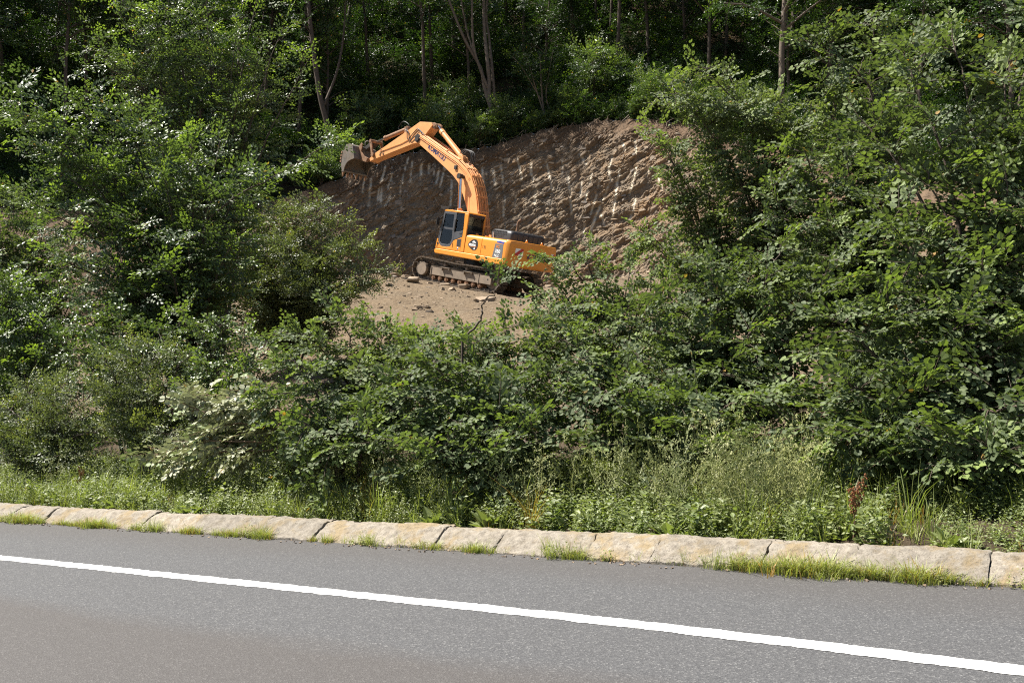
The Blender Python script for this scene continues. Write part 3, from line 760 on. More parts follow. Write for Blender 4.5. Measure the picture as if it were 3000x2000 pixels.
    p1 = PB().prism_x(body_prof(0.44, 1.415, 1), -1.505, -0.50).build('side_door', OR, root, bevel=0.012)
    p1['label'] = 'orange side door with a dark pebble-shaped sticker'
    p2 = PB().prism_x(body_prof(0.44, 1.415, 1), -2.93, -1.52).build('side_door', OR, root, bevel=0.012)
    p2['label'] = 'orange side door with a grey number panel'
    PB().prism_x([(-y, z) for y, z in body_prof(0.44, 1.415, 1)], -2.93, 0.95).build('right_body', OR, root, bevel=0.012)
    PB().box(-2.93, -0.6, -0.44, 0.44, 1.43, 2.22).build('engine_bay', GRS, root)
    # latch
    PB().ring([(-1.57, 1.905), (-1.79, 1.895), (-1.79, 1.765), (-1.57, 1.775)], [(-1.60, 1.885), (-1.76, 1.875), (-1.76, 1.785), (-1.60, 1.795)], 1.414, 1.422).build('latch', OR, p2)
    PB().box(-1.76, -1.715, 1.416, 1.424, 1.79, 1.87).build('latch_pull', BLK, p2)
    # number panel + lettering
    PB().prism([(-2.33, 2.03), (-2.81, 2.05), (-2.84, 1.475), (-2.25, 1.475)], 1.416, 1.420).build('number_panel', DGR, p2)
    PB().prism([(-2.39, 2.085), (-2.83, 2.06), (-2.85, 2.14), (-2.44, 2.155)], 1.408, 1.4175).build('blue_stripe', BLUE, p2)
    L = (-1, 0, 0.0); U = (0, 0, 1)
    text('lettering_pc', 'PC', LOR, p2, (-2.42, 1.4215, 1.86), (-1, 0, -0.02), U, 0.155, 0.015, 1.1)
    text('lettering_350', '350', WHT, p2, (-2.38, 1.4215, 1.67), (-1, 0, -0.02), U, 0.20, 0.02, 1.05)
    text('lettering_nlc', 'NLC', WHT, p2, (-2.36, 1.4215, 1.50), (-1, 0, -0.02), U, 0.15, 0.01, 1.0)
    # round sticker
    st = curve([(-1.04, 2.085), (-1.20, 2.06), (-1.285, 1.93), (-1.29, 1.76), (-1.20, 1.645), (-1.04, 1.615), (-0.86, 1.68), (-0.69, 1.80), (-0.74, 1.92), (-0.88, 2.03), (-1.04, 2.085)], 4)[:-1]
    PB().prism([tuple(p) for p in st], 1.416, 1.4195).build('sticker', BLK, p1)
    text('lettering_stone', 'stone', WHT, p1, (-0.745, 1.4205, 1.79), (-1, 0, -0.01), U, 0.19, 0.03, 0.98)
    PB().box(-1.24, -0.80, 1.419, 1.4212, 1.755, 1.765).build('sticker_line', LOR, p1)
    PB().prism([(-0.93, 1.93), (-1.16, 1.93), (-1.16, 1.965), (-1.08, 1.97), (-1.03, 2.03), (-0.99, 1.99), (-0.95, 1.985)], 1.419, 1.4212).build('sticker_digger_mark', WHT, p1)
    PB().prism([(-1.08, 1.73), (-1.13, 1.73), (-1.13, 1.69), (-1.16, 1.69), (-1.105, 1.645), (-1.05, 1.69), (-1.08, 1.69)], 1.419, 1.4212).build('sticker_arrow', WHT, p1)
    # ---- counterweight
    cw = [(-2.945, 1.44), (-3.02, 1.44), (-3.16, 1.36), (-3.24, 1.22), (-3.36, 0.6), (-3.40, 0), (-3.36, -0.6), (-3.24, -1.22), (-3.16, -1.36), (-3.02, -1.44), (-2.945, -1.44)]
    c = PB()
    n = len(cw)
    lev = [(1.19, 0.90), (1.24, 0.97), (1.46, 1.0), (2.10, 1.0), (2.20, 0.985), (2.255, 0.95)]
    V = []
    for z, k in lev: V += [(-2.945+(x+2.945)*k, y*(0.35+0.65*k) if k < 1 else y, z) for x, y in cw]
    F = [tuple(range(n)), tuple(range(len(lev)*n-1, (len(lev)-1)*n-1, -1))]
    for i in range(len(lev)-1): F += [(i*n+k, i*n+(k+1) % n, (i+1)*n+(k+1) % n, (i+1)*n+k) for k in range(n)]
    c._a(V, F); cwo = c.build('counterweight', OR, root, bevel=0.025, seg=2, smooth=40)
    for y in (0.38, -0.52):
        PB().prism_x([(y-.06, 2.24), (y+.06, 2.24), (y+.05, 2.33), (y+.02, 2.37), (y-.02, 2.37), (y-.05, 2.33)], -3.08, -3.05).build('lifting_eye', OR, cwo, bevel=.005)
    def cw_patch(ya, yb, za, zb, name, mat, off=.004, pts=None):
        q = PB(); xx = lambda y: float(np.interp(-abs(y), [-1.22, -0.6, 0], [-3.24, -3.36, -3.40]))-off
        pts = pts or [(ya, za), (yb, za), (yb, zb), (ya, zb)]
        q._a([(xx(y), y, z) for y, z in pts]+[(xx(y)+off*.6, y, z) for y, z in pts], [tuple(range(len(pts))), tuple(range(2*len(pts)-1, len(pts)-1, -1))]+[(i, (i+1) % len(pts), len(pts)+(i+1) % len(pts), len(pts)+i) for i in range(len(pts))])
        return q.build(name, mat, cwo)
    for s0, s1 in ((1.13, .75), (-0.93, -1.2)):
        cw_patch(s0, s1, 1.69, 1.97, 'reflective_panel', WHT)
        w = s1-s0
        cw_patch(0, 0, 0, 0, 'red_stripe', RED, .007, [(s0, 1.69), (s0+w*.32, 1.69), (s1, 1.90), (s1, 1.97), (s0+w*.72, 1.97), (s0, 1.76)])
    text('lettering', 'KOMATSU', NAVY, cwo, (-3.405, 0.55, 1.60), (0, -1, 0), (0, 0, 1), 0.30, 0.02, 0.95)
    # ---- engine hood
    hd = PB()
    def rr(x0, x1, y0, y1, r, z):
        pts = []
        for cx, cy, a0 in ((x1-r, y1-r, 0), (x0+r, y1-r, 90), (x0+r, y0+r, 180), (x1-r, y0+r, 270)):
            for k in range(5): t = math.radians(a0+22.5*k); pts.append((cx+r*math.cos(t), cy+r*math.sin(t), z))
        return pts
    lv = [(2.2, 0), (2.50, 0), (2.58, 0.02), (2.635, 0.07), (2.655, 0.14)]
    V = []; n = 20
    for z, i_ in lv: V += rr(-2.70+i_, -1.42-i_, -1.12+i_, 0.92-i_, 0.13, z)
    F = [tuple(range((len(lv)-1)*n, len(lv)*n))]
    for i in range(len(lv)-1): F += [(i*n+k, i*n+(k+1) % n, (i+1)*n+(k+1) % n, (i+1)*n+k) for k in range(n)]
    hd._a(V, F); hood = hd.build('engine_hood', HOOD, root, smooth=50)
    for i, y in enumerate(np.linspace(0.55, -0.95, 6)):
        PB().prism([(-2.715, 2.25), (-2.715, 2.52), (-2.66, 2.64), (-2.5, 2.668), (-2.5, 2.6), (-2.65, 2.25)], y-.015, y+.015).build('hood_rib', HOOD, hood)
    for r_ in range(3):
        for k in range(9):
            x = -1.56-0.098*k-0.01*r_; z = 2.575-0.098*r_
            if r_ == 2 and k > 6: continue
            PB().box(x-.034, x+.034, 0.918-(.02 if r_ == 0 else 0), 0.926-(.005 if r_ == 0 else 0), z-.034, z+.034).build('hood_slot', BLK, hood)
    PB().tube([(-1.56, -0.45, 2.6), (-1.56, -0.45, 3.0), (-1.57, -0.45, 3.08), (-1.62, -0.45, 3.15), (-1.72, -0.45, 3.2)], 0.065, 12).build('exhaust_pipe', RUST, root)
    PB().tube([(-1.5, 0.2, 2.64), (-1.4, 0.15, 2.95), (-1.42, -0.4, 3.1)], 0.014, 6).build('hood_grab_rail', BLK, root)
    PB().tube([(-1.66, 0.95, 2.24), (-1.62, 0.97, 2.5)], 0.016, 6).build('hood_prop', WHT, root)
    PB().cyl((-.75, 1.05, 2.24), (-.75, 1.05, 2.31), .07, n=12).cyl((-.75, 1.05, 2.31), (-.75, 1.05, 2.33), .045, n=10).build('filler_cap', OR, root)
    PB().cyl((-1.1, .8, 2.24), (-1.1, .8, 2.30), .09, n=12).box(-1.3, -1.15, .55, .75, 2.24, 2.36).build('tank_fittings', ORP, root)

    # ---- cab
    cab = PB()
    yo, yi = 1.418, 1.365
    cab.prism([(1.40, 1.475), (1.37, 1.88), (1.29, 1.90), (1.20, 1.70), (1.05, 1.585), (0.65, 1.585), (0.45, 1.625), (0.27, 1.90), (-0.245, 2.09), (-0.245, 1.475)], yi, yo)
    cab.prism([(-0.19, 3.10), (-0.45, 3.08), (-0.47, 1.475), (-0.247, 1.475), (-0.247, 2.45)], yi, yo+0.004)
    cab.prism([(1.02, 3.175), (-0.40, 3.165), (-0.46, 3.13), (-0.46, 3.09), (1.14, 3.09), (1.13, 3.13)], 0.42, yo)          # roof
    cab.prism([(1.40, 1.475), (1.37, 1.88), (-0.47, 2.10), (-0.47, 1.475)], 0.42, 0.46)
    cab.box(-0.47, -0.41, 0.42, 0.50, 1.475, 3.09); cab.box(-0.46, -0.41, 0.50, 1.36, 1.475, 2.24)
    cab.prism([(1.14, 3.09), (1.08, 3.09), (1.31, 1.85), (1.37, 1.85)], 0.42, 0.47)
    cab.box(1.33, 1.39, 0.46, 1.365, 1.475, 1.75)
    cab.box(-0.41, 1.33, 0.46, 1.36, 1.475, 1.53)
    cabo = cab.build('cab', OR, root, bevel=0.016, seg=2)
    outer = [(1.125, 3.085), (0.31, 3.085), (0.30, 2.27), (0.275, 1.905), (0.455, 1.63), (0.655, 1.59), (1.05, 1.59), (1.20, 1.705), (1.285, 1.905), (1.33, 1.89)]
    inner = [(1.06, 2.985), (0.47, 2.985), (0.445, 2.40), (0.40, 1.95), (0.50, 1.73), (0.66, 1.685), (1.02, 1.68), (1.13, 1.76), (1.165, 1.92), (1.155, 2.1)]
    dr = PB().ring(outer, inner, yi, yo+.002).build('door_frame', GREY, cabo, bevel=0.008)
    PB().prism(inner, 1.388, 1.394).build('door_window', GLS, cabo)
    PB().box(0.43, 1.13, 1.37, 1.40, 2.335, 2.42).build('door_crossbar', GREY, cabo)
    PB().box(0.285, 0.345, yo, yo+.03, 2.30, 2.80).build('door_hinge', BLK, cabo, bevel=.008)
    PB().prism([(0.30, 3.08), (-0.175, 3.08), (-0.205, 2.46), (-0.16, 2.40), (-0.02, 2.325), (0.295, 2.27)], 1.388, 1.394).build('quarter_window', GLS, cabo)
    PB().prism([(0.295, 2.255), (-0.02, 2.31), (-0.235, 2.395), (-0.238, 2.10), (0.28, 1.91)], yi, yo+.001).build('door_panel', GREY, cabo, bevel=.008)
    PB().box(-0.17, -0.05, yo, yo+.012, 2.20, 2.27).build('door_handle', BLK, cabo, bevel=.01)
    vt = PB().prism([(0.05, 1.97), (-0.21, 2.02), (-0.225, 1.66), (0.03, 1.67)], yo-.01, yo+.006).build('air_vent', GREY, cabo, bevel=.006)
    for k in range(7): PB().box(-0.19, 0.02, yo+.004, yo+.010, 1.70+.042*k, 1.715+.042*k).build('vent_slat', BLK, cabo)
    PB().cyl((1.27, yo-.005, 1.68), (1.27, yo+.012, 1.68), .05, n=14).build('cab_lamp', BLK, cabo)
    PB().box(0.30, 0.33, yo, yo+.02, 1.62, 1.80).build('panel_latch', ORP, cabo)
    for zz, mm in ((1.60, WHT), (1.545, BLUE)): PB().box(-0.10, -0.04, yo, yo+.003, zz, zz+.045).build('service_mark', mm, cabo)
    # rear
    PB().prism([(-0.43, 2.96), (-0.455, 2.98), (-0.47, 3.03), (-0.45, 3.10), (-0.40, 3.155), (-0.38, 3.155), (-0.38, 2.96)], 0.44, 1.36).build('rear_roof_trim', HOOD, cabo, bevel=.01)
    PB().box(-0.445, -0.435, 0.50, 1.36, 2.40, 2.97).build('rear_window', GLS, cabo)
    PB().box(-0.455, -0.41, 0.50, 1.36, 2.24, 2.42).build('rear_panel', BLK, cabo, bevel=.008)
    PB()._a([(1.135, .47, 3.08), (1.135, 1.36, 3.08), (1.355, 1.36, 1.76), (1.355, .47, 1.76), (1.127, .47, 3.08), (1.127, 1.36, 3.08), (1.347, 1.36, 1.76), (1.347, .47, 1.76)],
            [(0,1,2,3),(4,7,6,5),(0,4,5,1),(2,6,7,3),(0,3,7,4),(1,5,6,2)]).build('windscreen', GLS, cabo)
    PB().prism([(1.06, 3.08), (-0.41, 3.08), (-0.41, 2.12), (1.29, 1.92)], 0.435, 0.441).build('right_window', GLS, cabo)
    PB().box(-0.25, 0.3, 0.62, 1.15, 1.53, 1.75).prism([(-0.1, 1.75), (0.35, 1.78), (0.38, 1.9), (-0.1, 1.9)], 0.62, 1.15).prism([(-0.3, 1.85), (-0.12, 1.85), (-0.26, 2.55), (-0.36, 2.55)], 0.65, 1.12).prism([(-0.37, 2.55), (-0.28, 2.56), (-0.3, 2.75), (-0.38, 2.75)], 0.76, 1.0).build('seat', SEAT, cabo, bevel=.04)
    PB().box(-0.1, 0.5, 0.50, 0.62, 1.53, 2.05).box(-0.1, 0.5, 1.16, 1.28, 1.53, 2.05).cyl((.42, .56, 2.05), (.46, .56, 2.28), .02, n=8).cyl((.42, 1.22, 2.05), (.46, 1.22, 2.28), .02, n=8).build('console', GREY, cabo, bevel=.02)
    PB().tube([(1.0, .8, 1.53), (.92, .8, 2.0)], .015, 6).tube([(1.0, 1.0, 1.53), (.92, 1.0, 2.0)], .015, 6).build('travel_levers', BLK, cabo)
    # mirror and rails at the front
    PB().tube([(1.16, 1.42, 2.85), (1.26, 1.48, 2.87), (1.34, 1.52, 2.75)], .012, 6).tube([(1.36, 1.44, 1.62), (1.43, 1.5, 1.66), (1.40, 1.5, 2.2), (1.30, 1.5, 2.75)], .011, 6).build('grab_rail', BLK, cabo)
    PB().box(1.31, 1.35, 1.46, 1.62, 2.45, 2.78).build('mirror', BLK, cabo, bevel=.012)
    for x in (0.9, 0.2, -0.2): PB().cyl((x, 1.2, 3.16), (x, 1.2, 3.20), .03, n=8).build('roof_bolt', ORP, cabo)

    # ---- boom
    low = [(5.16, 6.18), (4.86, 5.99), (3.94, 5.57), (2.82, 5.03), (2.28, 4.75), (1.90, 4.49), (1.62, 4.20), (1.36, 3.88), (1.14, 3.56), (0.95, 3.23), (0.72, 2.75), (0.42, 2.15), (0.30, 1.95)]
    up = [(5.34, 6.36), (5.20, 6.50), (4.95, 6.50), (4.10, 6.19), (2.99, 5.77), (2.04, 5.41), (1.42, 5.06), (1.05, 4.76), (0.76, 4.38), (0.52, 3.94), (0.28, 3.30), (0.06, 2.70), (-0.06, 2.15), (0.02, 1.93)]
    boom = PB().prism(low+up[::-1], -0.30, 0.30).build('boom', ORW, root, bevel=0.015)
    # foot bracket and pins
    PB().prism([(-0.25, 1.42), (0.6, 1.42), (0.42, 2.1), (0.15, 2.28), (-0.1, 2.1)], 0.32, 0.40).prism([(-0.25, 1.42), (0.6, 1.42), (0.42, 2.1), (0.15, 2.28), (-0.1, 2.1)], -0.40, -0.32).build('boom_bracket', OR, root, bevel=.01)
    PB().cyl((5.17, -.36, 6.33), (5.17, .36, 6.33), .13, n=20).build('boom_tip_pin', GRS, boom)
    PB().cyl((1.52, -.62, 4.72), (1.52, .62, 4.72), .075, n=16).cyl((1.52, .52, 4.72), (1.52, .63, 4.72), .12, n=16).cyl((1.52, -.52, 4.72), (1.52, -.63, 4.72), .12, n=16).build('boom_cylinder_pin', GRS, boom)
    PB().prism([(2.35, 5.50), (1.85, 5.30), (1.95, 5.60), (2.16, 5.72), (2.3, 5.66)], -.16, -.09).prism([(2.35, 5.50), (1.85, 5.30), (1.95, 5.60), (2.16, 5.72), (2.3, 5.66)], .09, .16).build('cylinder_bracket', ORW, boom, bevel=.008)
    # lettering along the boom
    a = Vector((4.30, 0, 6.00)); b2 = Vector((2.98, 0, 5.44)); xd = (b2-a).normalized(); yd = Vector((xd.z, 0, -xd.x))
    if yd.z < 0: yd = -yd
    o0 = a-yd*0.10
    text('lettering', 'KOMATSU', NAVY, boom, (o0.x, 0.3025, o0.z), xd, yd, 0.335, 0.025, 0.92)
    PB().box(2.06, 2.22, .30, .36, 5.03, 5.2).build('work_lamp', BLK, boom, bevel=.01)
    # pipes along the back of the boom
    upc = [p for p in up[2:]]
    def offs(k, d):
        out = []
        for i, p in enumerate(upc):
            q0 = np.array(upc[max(i-1, 0)]); q1 = np.array(upc[min(i+1, len(upc)-1)]); t = (q1-q0)/np.linalg.norm(q1-q0)
            nn = np.array([-t[1], t[0]])
            if nn[1] < 0 and i < 6: nn = -nn
            if i >= 6 and nn[0] > 0: nn = -nn
            out.append(np.array(p)+nn*d)
        return out
    pipe_y = [0.26, 0.19, 0.12, 0.04, -0.05, -0.13, -0.20, -0.27]
    for j, y in enumerate(pipe_y):
        c2 = offs(j, 0.05+0.02*(j % 2))
        c2 = c2 if y in (0.26, -0.27, 0.19, -0.20) else c2[3:]
        pts = curve([(p[0], y, p[1]) for p in c2[:-2]], 5)
        e = pts[-1]
        pts += curve([(e[0], y, e[2]), (e[0]-.12, y, e[2]-.25), (e[0]-.42-.03*j, y+.1, e[2]-.55), (e[0]-.45-.03*j, y+.15, 2.15)], 5)[1:]
        PB().tube(pts, 0.024, 8).build('hydraulic_pipe', ORP, boom)
    for i in range(2, 10):
        p = (np.array(offs(0, .055)[i])); PB().box(p[0]-.03, p[0]+.03, -.30, .30, p[1]-.035, p[1]+.035).build('pipe_clamp', ORP, boom, bevel=.006)
    # pipes on the left flank
    for d in (0.09, 0.16):
        pts = curve([(p[0], .325, p[1]) for p in offs(0, -d)[0:6]], 5); PB().tube(pts, .016, 6).build('grease_pipe', ORP, boom)
    # hoses at the boom-arm joint and arm cylinder
    for j, y in enumerate((0.28, 0.2, -.2, -.28)):
        PB().tube(curve([(4.75, y, 6.5), (5.15, y, 6.72), (5.35, y, 6.75), (5.6, y, 6.55+.02*j), (5.9, y+.02, 6.25), (6.02, y+.03, 6.55), (6.15, y, 6.8)], 6), .021, 8).build('hose', BLK, boom)
    PB().tube(curve([(4.85, .28, 6.42), (5.05, .31, 6.62), (5.5, .29, 6.35), (5.75, .29, 6.22), (5.95, .29, 6.60), (6.25, .28, 6.72)], 6), .019, 8).build('hose', BLK, boom)
    for y in (.12, -.1, .02):
        PB().tube(curve([(2.25, y, 5.75), (1.95, y, 5.95), (1.55, y, 5.85), (1.42, y, 5.55), (1.5, y, 5.3)], 6), .02, 8).build('hose', BLK, boom)
    # boom cylinders
    for s in (1, -1):
        y = .47*s
        A = Vector((1.52, y, 4.72)); Bf = Vector((1.02, y, 1.78)); Dv = (A-Bf).normalized()
        cyo = PB().cyl(Bf, Bf+Dv*1.5, .10, n=18).cyl(Bf+Dv*1.46, Bf+Dv*1.56, .115, n=18).build('boom_cylinder', ORW, root, bevel=.006)
        PB().cyl(Bf+Dv*1.5, A, .058, n=16).build('rod', CHR, cyo)
        PB().cyl((A.x, y-.06, A.z), (A.x, y+.06, A.z), .11, n=16).build('rod_eye', GRS, cyo)
    PB().tube([(1.02, .60, 1.9), (1.22, .60, 3.2), (1.48, .60, 4.6)], .012, 6).build('boom_cylinder_line', ORP, root)

    # ---- arm
    arm_p = [(8.72, 5.10), (8.78, 5.26), (8.45, 5.50), (7.79, 5.82), (6.12, 6.66), (5.26, 7.10), (4.42, 7.09), (4.30, 6.96), (4.69, 6.54), (5.02, 6.20), (5.16, 6.12), (5.5, 6.08), (8.38, 5.22)]
    arm = PB().prism(arm_p, -0.25, 0.25).build('arm', ORW, root, bevel=0.014)
    PB().prism([(4.55, 7.08), (4.30, 7.10), (4.10, 7.02), (4.05, 6.90), (4.16, 6.80), (4.40, 6.86)], .10, .20).prism([(4.55, 7.08), (4.30, 7.10), (4.10, 7.02), (4.05, 6.90), (4.16, 6.80), (4.40, 6.86)], -.20, -.10).cyl((4.2, -.24, 6.95), (4.2, .24, 6.95), .06, n=14).build('arm_bracket', RUST, arm, bevel=.008)
    PB().cyl((5.17, -.33, 6.33), (5.17, .33, 6.33), .19, n=20).build('arm_boss', GRS, arm)
    PB().prism([(6.42, 6.52), (6.15, 6.66), (6.36, 6.88), (6.50, 6.86)], -.16, -.09).prism([(6.42, 6.52), (6.15, 6.66), (6.36, 6.88), (6.50, 6.86)], .09, .16).build('cylinder_bracket', RUST, arm, bevel=.008)
    PB().tube([(5.9, .27, 6.25), (6.4, .27, 6.05), (7.6, .27, 5.72), (8.0, .27, 5.60)], .014, 6).build('grease_pipe', ORP, arm)
    for x, z in ((7.93, 5.68), (7.95, 5.56), (7.97, 5.47), (7.75, 5.66), (7.72, 5.52)): PB().box(x-.05, x+.05, .25, .275, z-.035, z+.035).build('grease_block', RUST, arm, bevel=.005)
    # arm cylinder
    A = Vector((4.2, 0, 6.95)); Bq = Vector((2.14, 0, 5.58)); Dv = (A-Bq).normalized(); LL = (A-Bq).length
    co = PB().cyl(Bq, Bq+Dv*(LL-.38), .115, n=20).cyl(Bq+Dv*(LL-.55), Bq+Dv*(LL-.36), .135, n=20).cyl((Bq.x, -.12, Bq.z), (Bq.x, .12, Bq.z), .13, n=16).build('arm_cylinder', ORW, root, bevel=.006)
    PB().cyl(Bq+Dv*(LL-.38), A, .062, n=16).build('rod', CHR, co)
    PB().tube([tuple(Bq+Dv*.3+Vector((-.1, .05, .12))), tuple(Bq+Dv*(LL-.5)+Vector((-.09, .05, .11)))], .016, 6).build('cylinder_line', ORP, co)
    # bucket cylinder
    A = Vector((8.78, 0, 6.09)); Bq = Vector((6.40, 0, 6.80)); Dv = (A-Bq).normalized(); LL = (A-Bq).length
    co = PB().cyl(Bq, Bq+Dv*1.72, .105, n=20).cyl(Bq+Dv*1.62, Bq+Dv*1.76, .125, n=20).cyl((Bq.x, -.09, Bq.z), (Bq.x, .09, Bq.z), .12, n=16).build('bucket_cylinder', RUST, root, bevel=.006)
    PB().cyl(Bq+Dv*1.74, A, .056, n=16).build('rod', CHR, co)
    PB().tube(curve([(6.2, .06, 6.8), (6.35, .07, 7.02), (6.75, .08, 7.12), (7.05, .08, 6.85), (6.98, .06, 6.72)], 6), .016, 6).build('hose', BLK, co)
    # linkage
    PB().prism([(8.40, 5.36), (8.52, 5.34), (8.85, 6.05), (8.80, 6.16), (8.70, 6.14)], .30, .36).prism([(8.40, 5.36), (8.52, 5.34), (8.85, 6.05), (8.80, 6.16), (8.70, 6.14)], -.36, -.30).cyl((8.78, -.37, 6.09), (8.78, .37, 6.09), .09, n=14).cyl((8.46, -.38, 5.42), (8.46, .38, 5.42), .10, n=14).build('bucket_link', RUST, root, bevel=.008)
    PB().prism([(8.72, 6.00), (8.86, 6.18), (9.48, 5.78), (9.40, 5.62)], -.17, .17).cyl((9.42, -.3, 5.70), (9.42, .3, 5.70), .08, n=14).build('bucket_tie_link', GRS, root, bevel=.01)
    # ---- bucket
    outer = [(10.26, 4.46), (10.42, 4.78), (10.46, 5.10), (10.44, 5.42), (10.35, 5.63), (10.17, 5.80), (9.95, 5.85), (9.66, 5.77)]
    openg = [(9.37, 5.14), (9.62, 5.08), (9.86, 4.98), (10.0, 4.87), (10.09, 4.70), (10.14, 4.47)]
    hw = 0.74; th = 0.035
    bk = PB().prism(outer+[(9.37, 5.14)]+openg[1:], hw-th, hw).prism(outer+[(9.37, 5.14)]+openg[1:], -hw, -hw+th)
    # wrapped shell
    sh = outer+[(9.37, 5.14)]
    nn = []
    ctr = np.array([9.95, 5.25])
    inn = [tuple(np.array(p)+(ctr-np.array(p))/np.linalg.norm(ctr-np.array(p))*.045) for p in sh]
    prof = sh+inn[::-1]
    n = len(prof)
    V = [(x, -hw, z) for x, z in prof]+[(x, hw-th*.5, z) for x, z in prof]
    F = []
    m_ = len(sh)
    for i in range(n): F.append((i, (i+1) % n, n+(i+1) % n, n+i))
    bk._a(V, F)
    bko = bk.build('bucket', STEEL, root, smooth=45)
    for y in np.linspace(hw-.06, -hw+.06, 6):
        PB()._a([(10.14, y-.055, 4.52), (10.14, y+.055, 4.52), (10.30, y+.055, 4.54), (10.30, y-.055, 4.54), (10.20, y-.03, 4.20), (10.20, y+.03, 4.20), (10.24, y+.03, 4.20), (10.24, y-.03, 4.20)],
                [(0,1,2,3),(4,7,6,5),(0,4,5,1),(2,6,7,3),(0,3,7,4),(1,5,6,2)]).build('bucket_tooth', RUST, bko, bevel=.008)
    PB().box(10.12, 10.30, -hw, hw, 4.44, 4.52).build('cutting_edge', STEEL, bko, bevel=.008)
    for z, x in ((5.40, 10.46), (5.25, 10.48), (5.10, 10.48), (4.95, 10.46)):
        PB().box(x-.03, x+.08, hw-.05, hw+.02, z-.05, z+.05).build('wear_block', RUST, bko, bevel=.006)
    ear = [(9.62, 5.86), (9.50, 5.98), (9.40, 5.92), (9.42, 5.55), (9.15, 5.35), (8.78, 5.26), (8.74, 5.12), (8.82, 5.04), (9.35, 5.10), (9.64, 5.70)]
    for s in (1, -1): PB().prism(ear, s*.33-.03, s*.33+.03).build('bucket_ear', RUST, bko, bevel=.008)
    PB().cyl((8.84, -.42, 5.17), (8.84, .42, 5.17), .085, n=16).build('bucket_pin', RUST, bko)
    PB().tube(curve([(9.50, .1, 5.88), (9.52, .1, 6.06), (9.44, .0, 6.12), (9.40, -.1, 6.0), (9.42, -.1, 5.85)], 5), .03, 8).build('lifting_hook', STEEL, bko)
    # caked soil inside the lip
    return root
build_excavator()
# ------------------------------------------------------------------ vegetation
def unit(v): v = np.asarray(v, float); return v/(np.linalg.norm(v, axis=-1, keepdims=True)+1e-9)
LEAF = {
 'round': (np.array([(0,0,0),(-.36,.24,.07),(-.40,.60,.06),(0,1.0,-.12),(.40,.60,.06),(.36,.24,.07)]), np.array([(0,2,1),(0,3,2),(0,4,3),(0,5,4)])),
 'oval': (np.array([(0,0,0),(-.24,.30,.05),(-.25,.62,.04),(0,1.0,-.10),(.25,.62,.04),(.24,.30,.05)]), np.array([(0,2,1),(0,3,2),(0,4,3),(0,5,4)])),
 'simple': (np.array([(0,0,0),(-.29,.48,.06),(0,1.0,-.06),(.29,.48,.06)]), np.array([(0,2,1),(0,3,2)])),
}
def leaf_verts(kind, pos, d, nrm, size):
    tv, tt = LEAF[kind]
    d = unit(d); w = unit(np.cross(d, nrm)); n = np.cross(w, d)
    V = pos[:, None]+size[:, None, None]*(tv[None, :, 0:1]*w[:, None]+tv[None, :, 1:2]*d[:, None]+tv[None, :, 2:3]*n[:, None])
    T = (tt[None]+(np.arange(len(pos))*len(tv))[:, None, None]).reshape(-1, 3)
    return V.reshape(-1, 3), T
class Spray:
    """a leafy shoot lying along +X with its leaves spread in the XY plane"""
    def __init__(s, rng, L, n, size, kind, side=2, tilt=0.35, droop=0.12):
        pos = []; dr = []; nm = []; sz = []; pr = []; tw = []
        def shoot(o, ax, l, k, big, p0):
            ax = unit(ax); sd = np.array([-ax[1], ax[0], 0])
            pts = []
            for i in range(k):
                t = (i+0.6)/k
                p = o+ax*l*t+np.array([0, 0, -droop*l*t*t])+sd*0.012*(-1)**i
                sgn = (-1)**i; a = rng.uniform(.75, 1.25)*(1-0.35*t)
                q = ax*math.cos(a)+sd*sgn*math.sin(a)+np.array([0, 0, rng.uniform(-.35, .10)])
                pos.append(p+unit(q)*0.10*size); dr.append(q); nm.append(np.array([0, 0, 1])+rng.normal(0, tilt, 3)); sz.append(size*big*rng.uniform(.7, 1.15)*(1-0.3*max(0, t-.7)/.3)); pr.append(p0+(1-p0)*t); pts.append(p)
            pos.append(o+ax*l+np.array([0, 0, -droop*l])); dr.append(ax+np.array([0, 0, -.15])); nm.append(np.array([0, 0, 1])+rng.normal(0, tilt, 3)); sz.append(size*big*.8); pr.append(1.0)
            tw.append((o, o+ax*l*.5+np.array([0, 0, -droop*l*.25]), o+ax*l+np.array([0, 0, -droop*l])))
        shoot(np.zeros(3), np.array([1., 0, 0]), L, n, 1.0, 0.0)
        for j in range(side):
            t = rng.uniform(.15, .6); sgn = (-1)**j; a = rng.uniform(.6, .95)
            shoot(np.array([L*t, 0, -droop*L*t*t]), np.array([math.cos(a), sgn*math.sin(a), rng.uniform(-.1, .2)]), L*rng.uniform(.35, .55), max(3, int(n*.42)), .85, .3)
        s.V, s.T = leaf_verts(kind, np.array(pos), np.array(dr), np.array(nm), np.array(sz))
        s.k = len(LEAF[kind][0]); s.n = len(pos); s.prog = np.array(pr); s.tw = tw
def make_sprays(seed, cnt, *a, **k):
    rng = np.random.RandomState(seed); return [Spray(rng, *a, **k) for _ in range(cnt)]

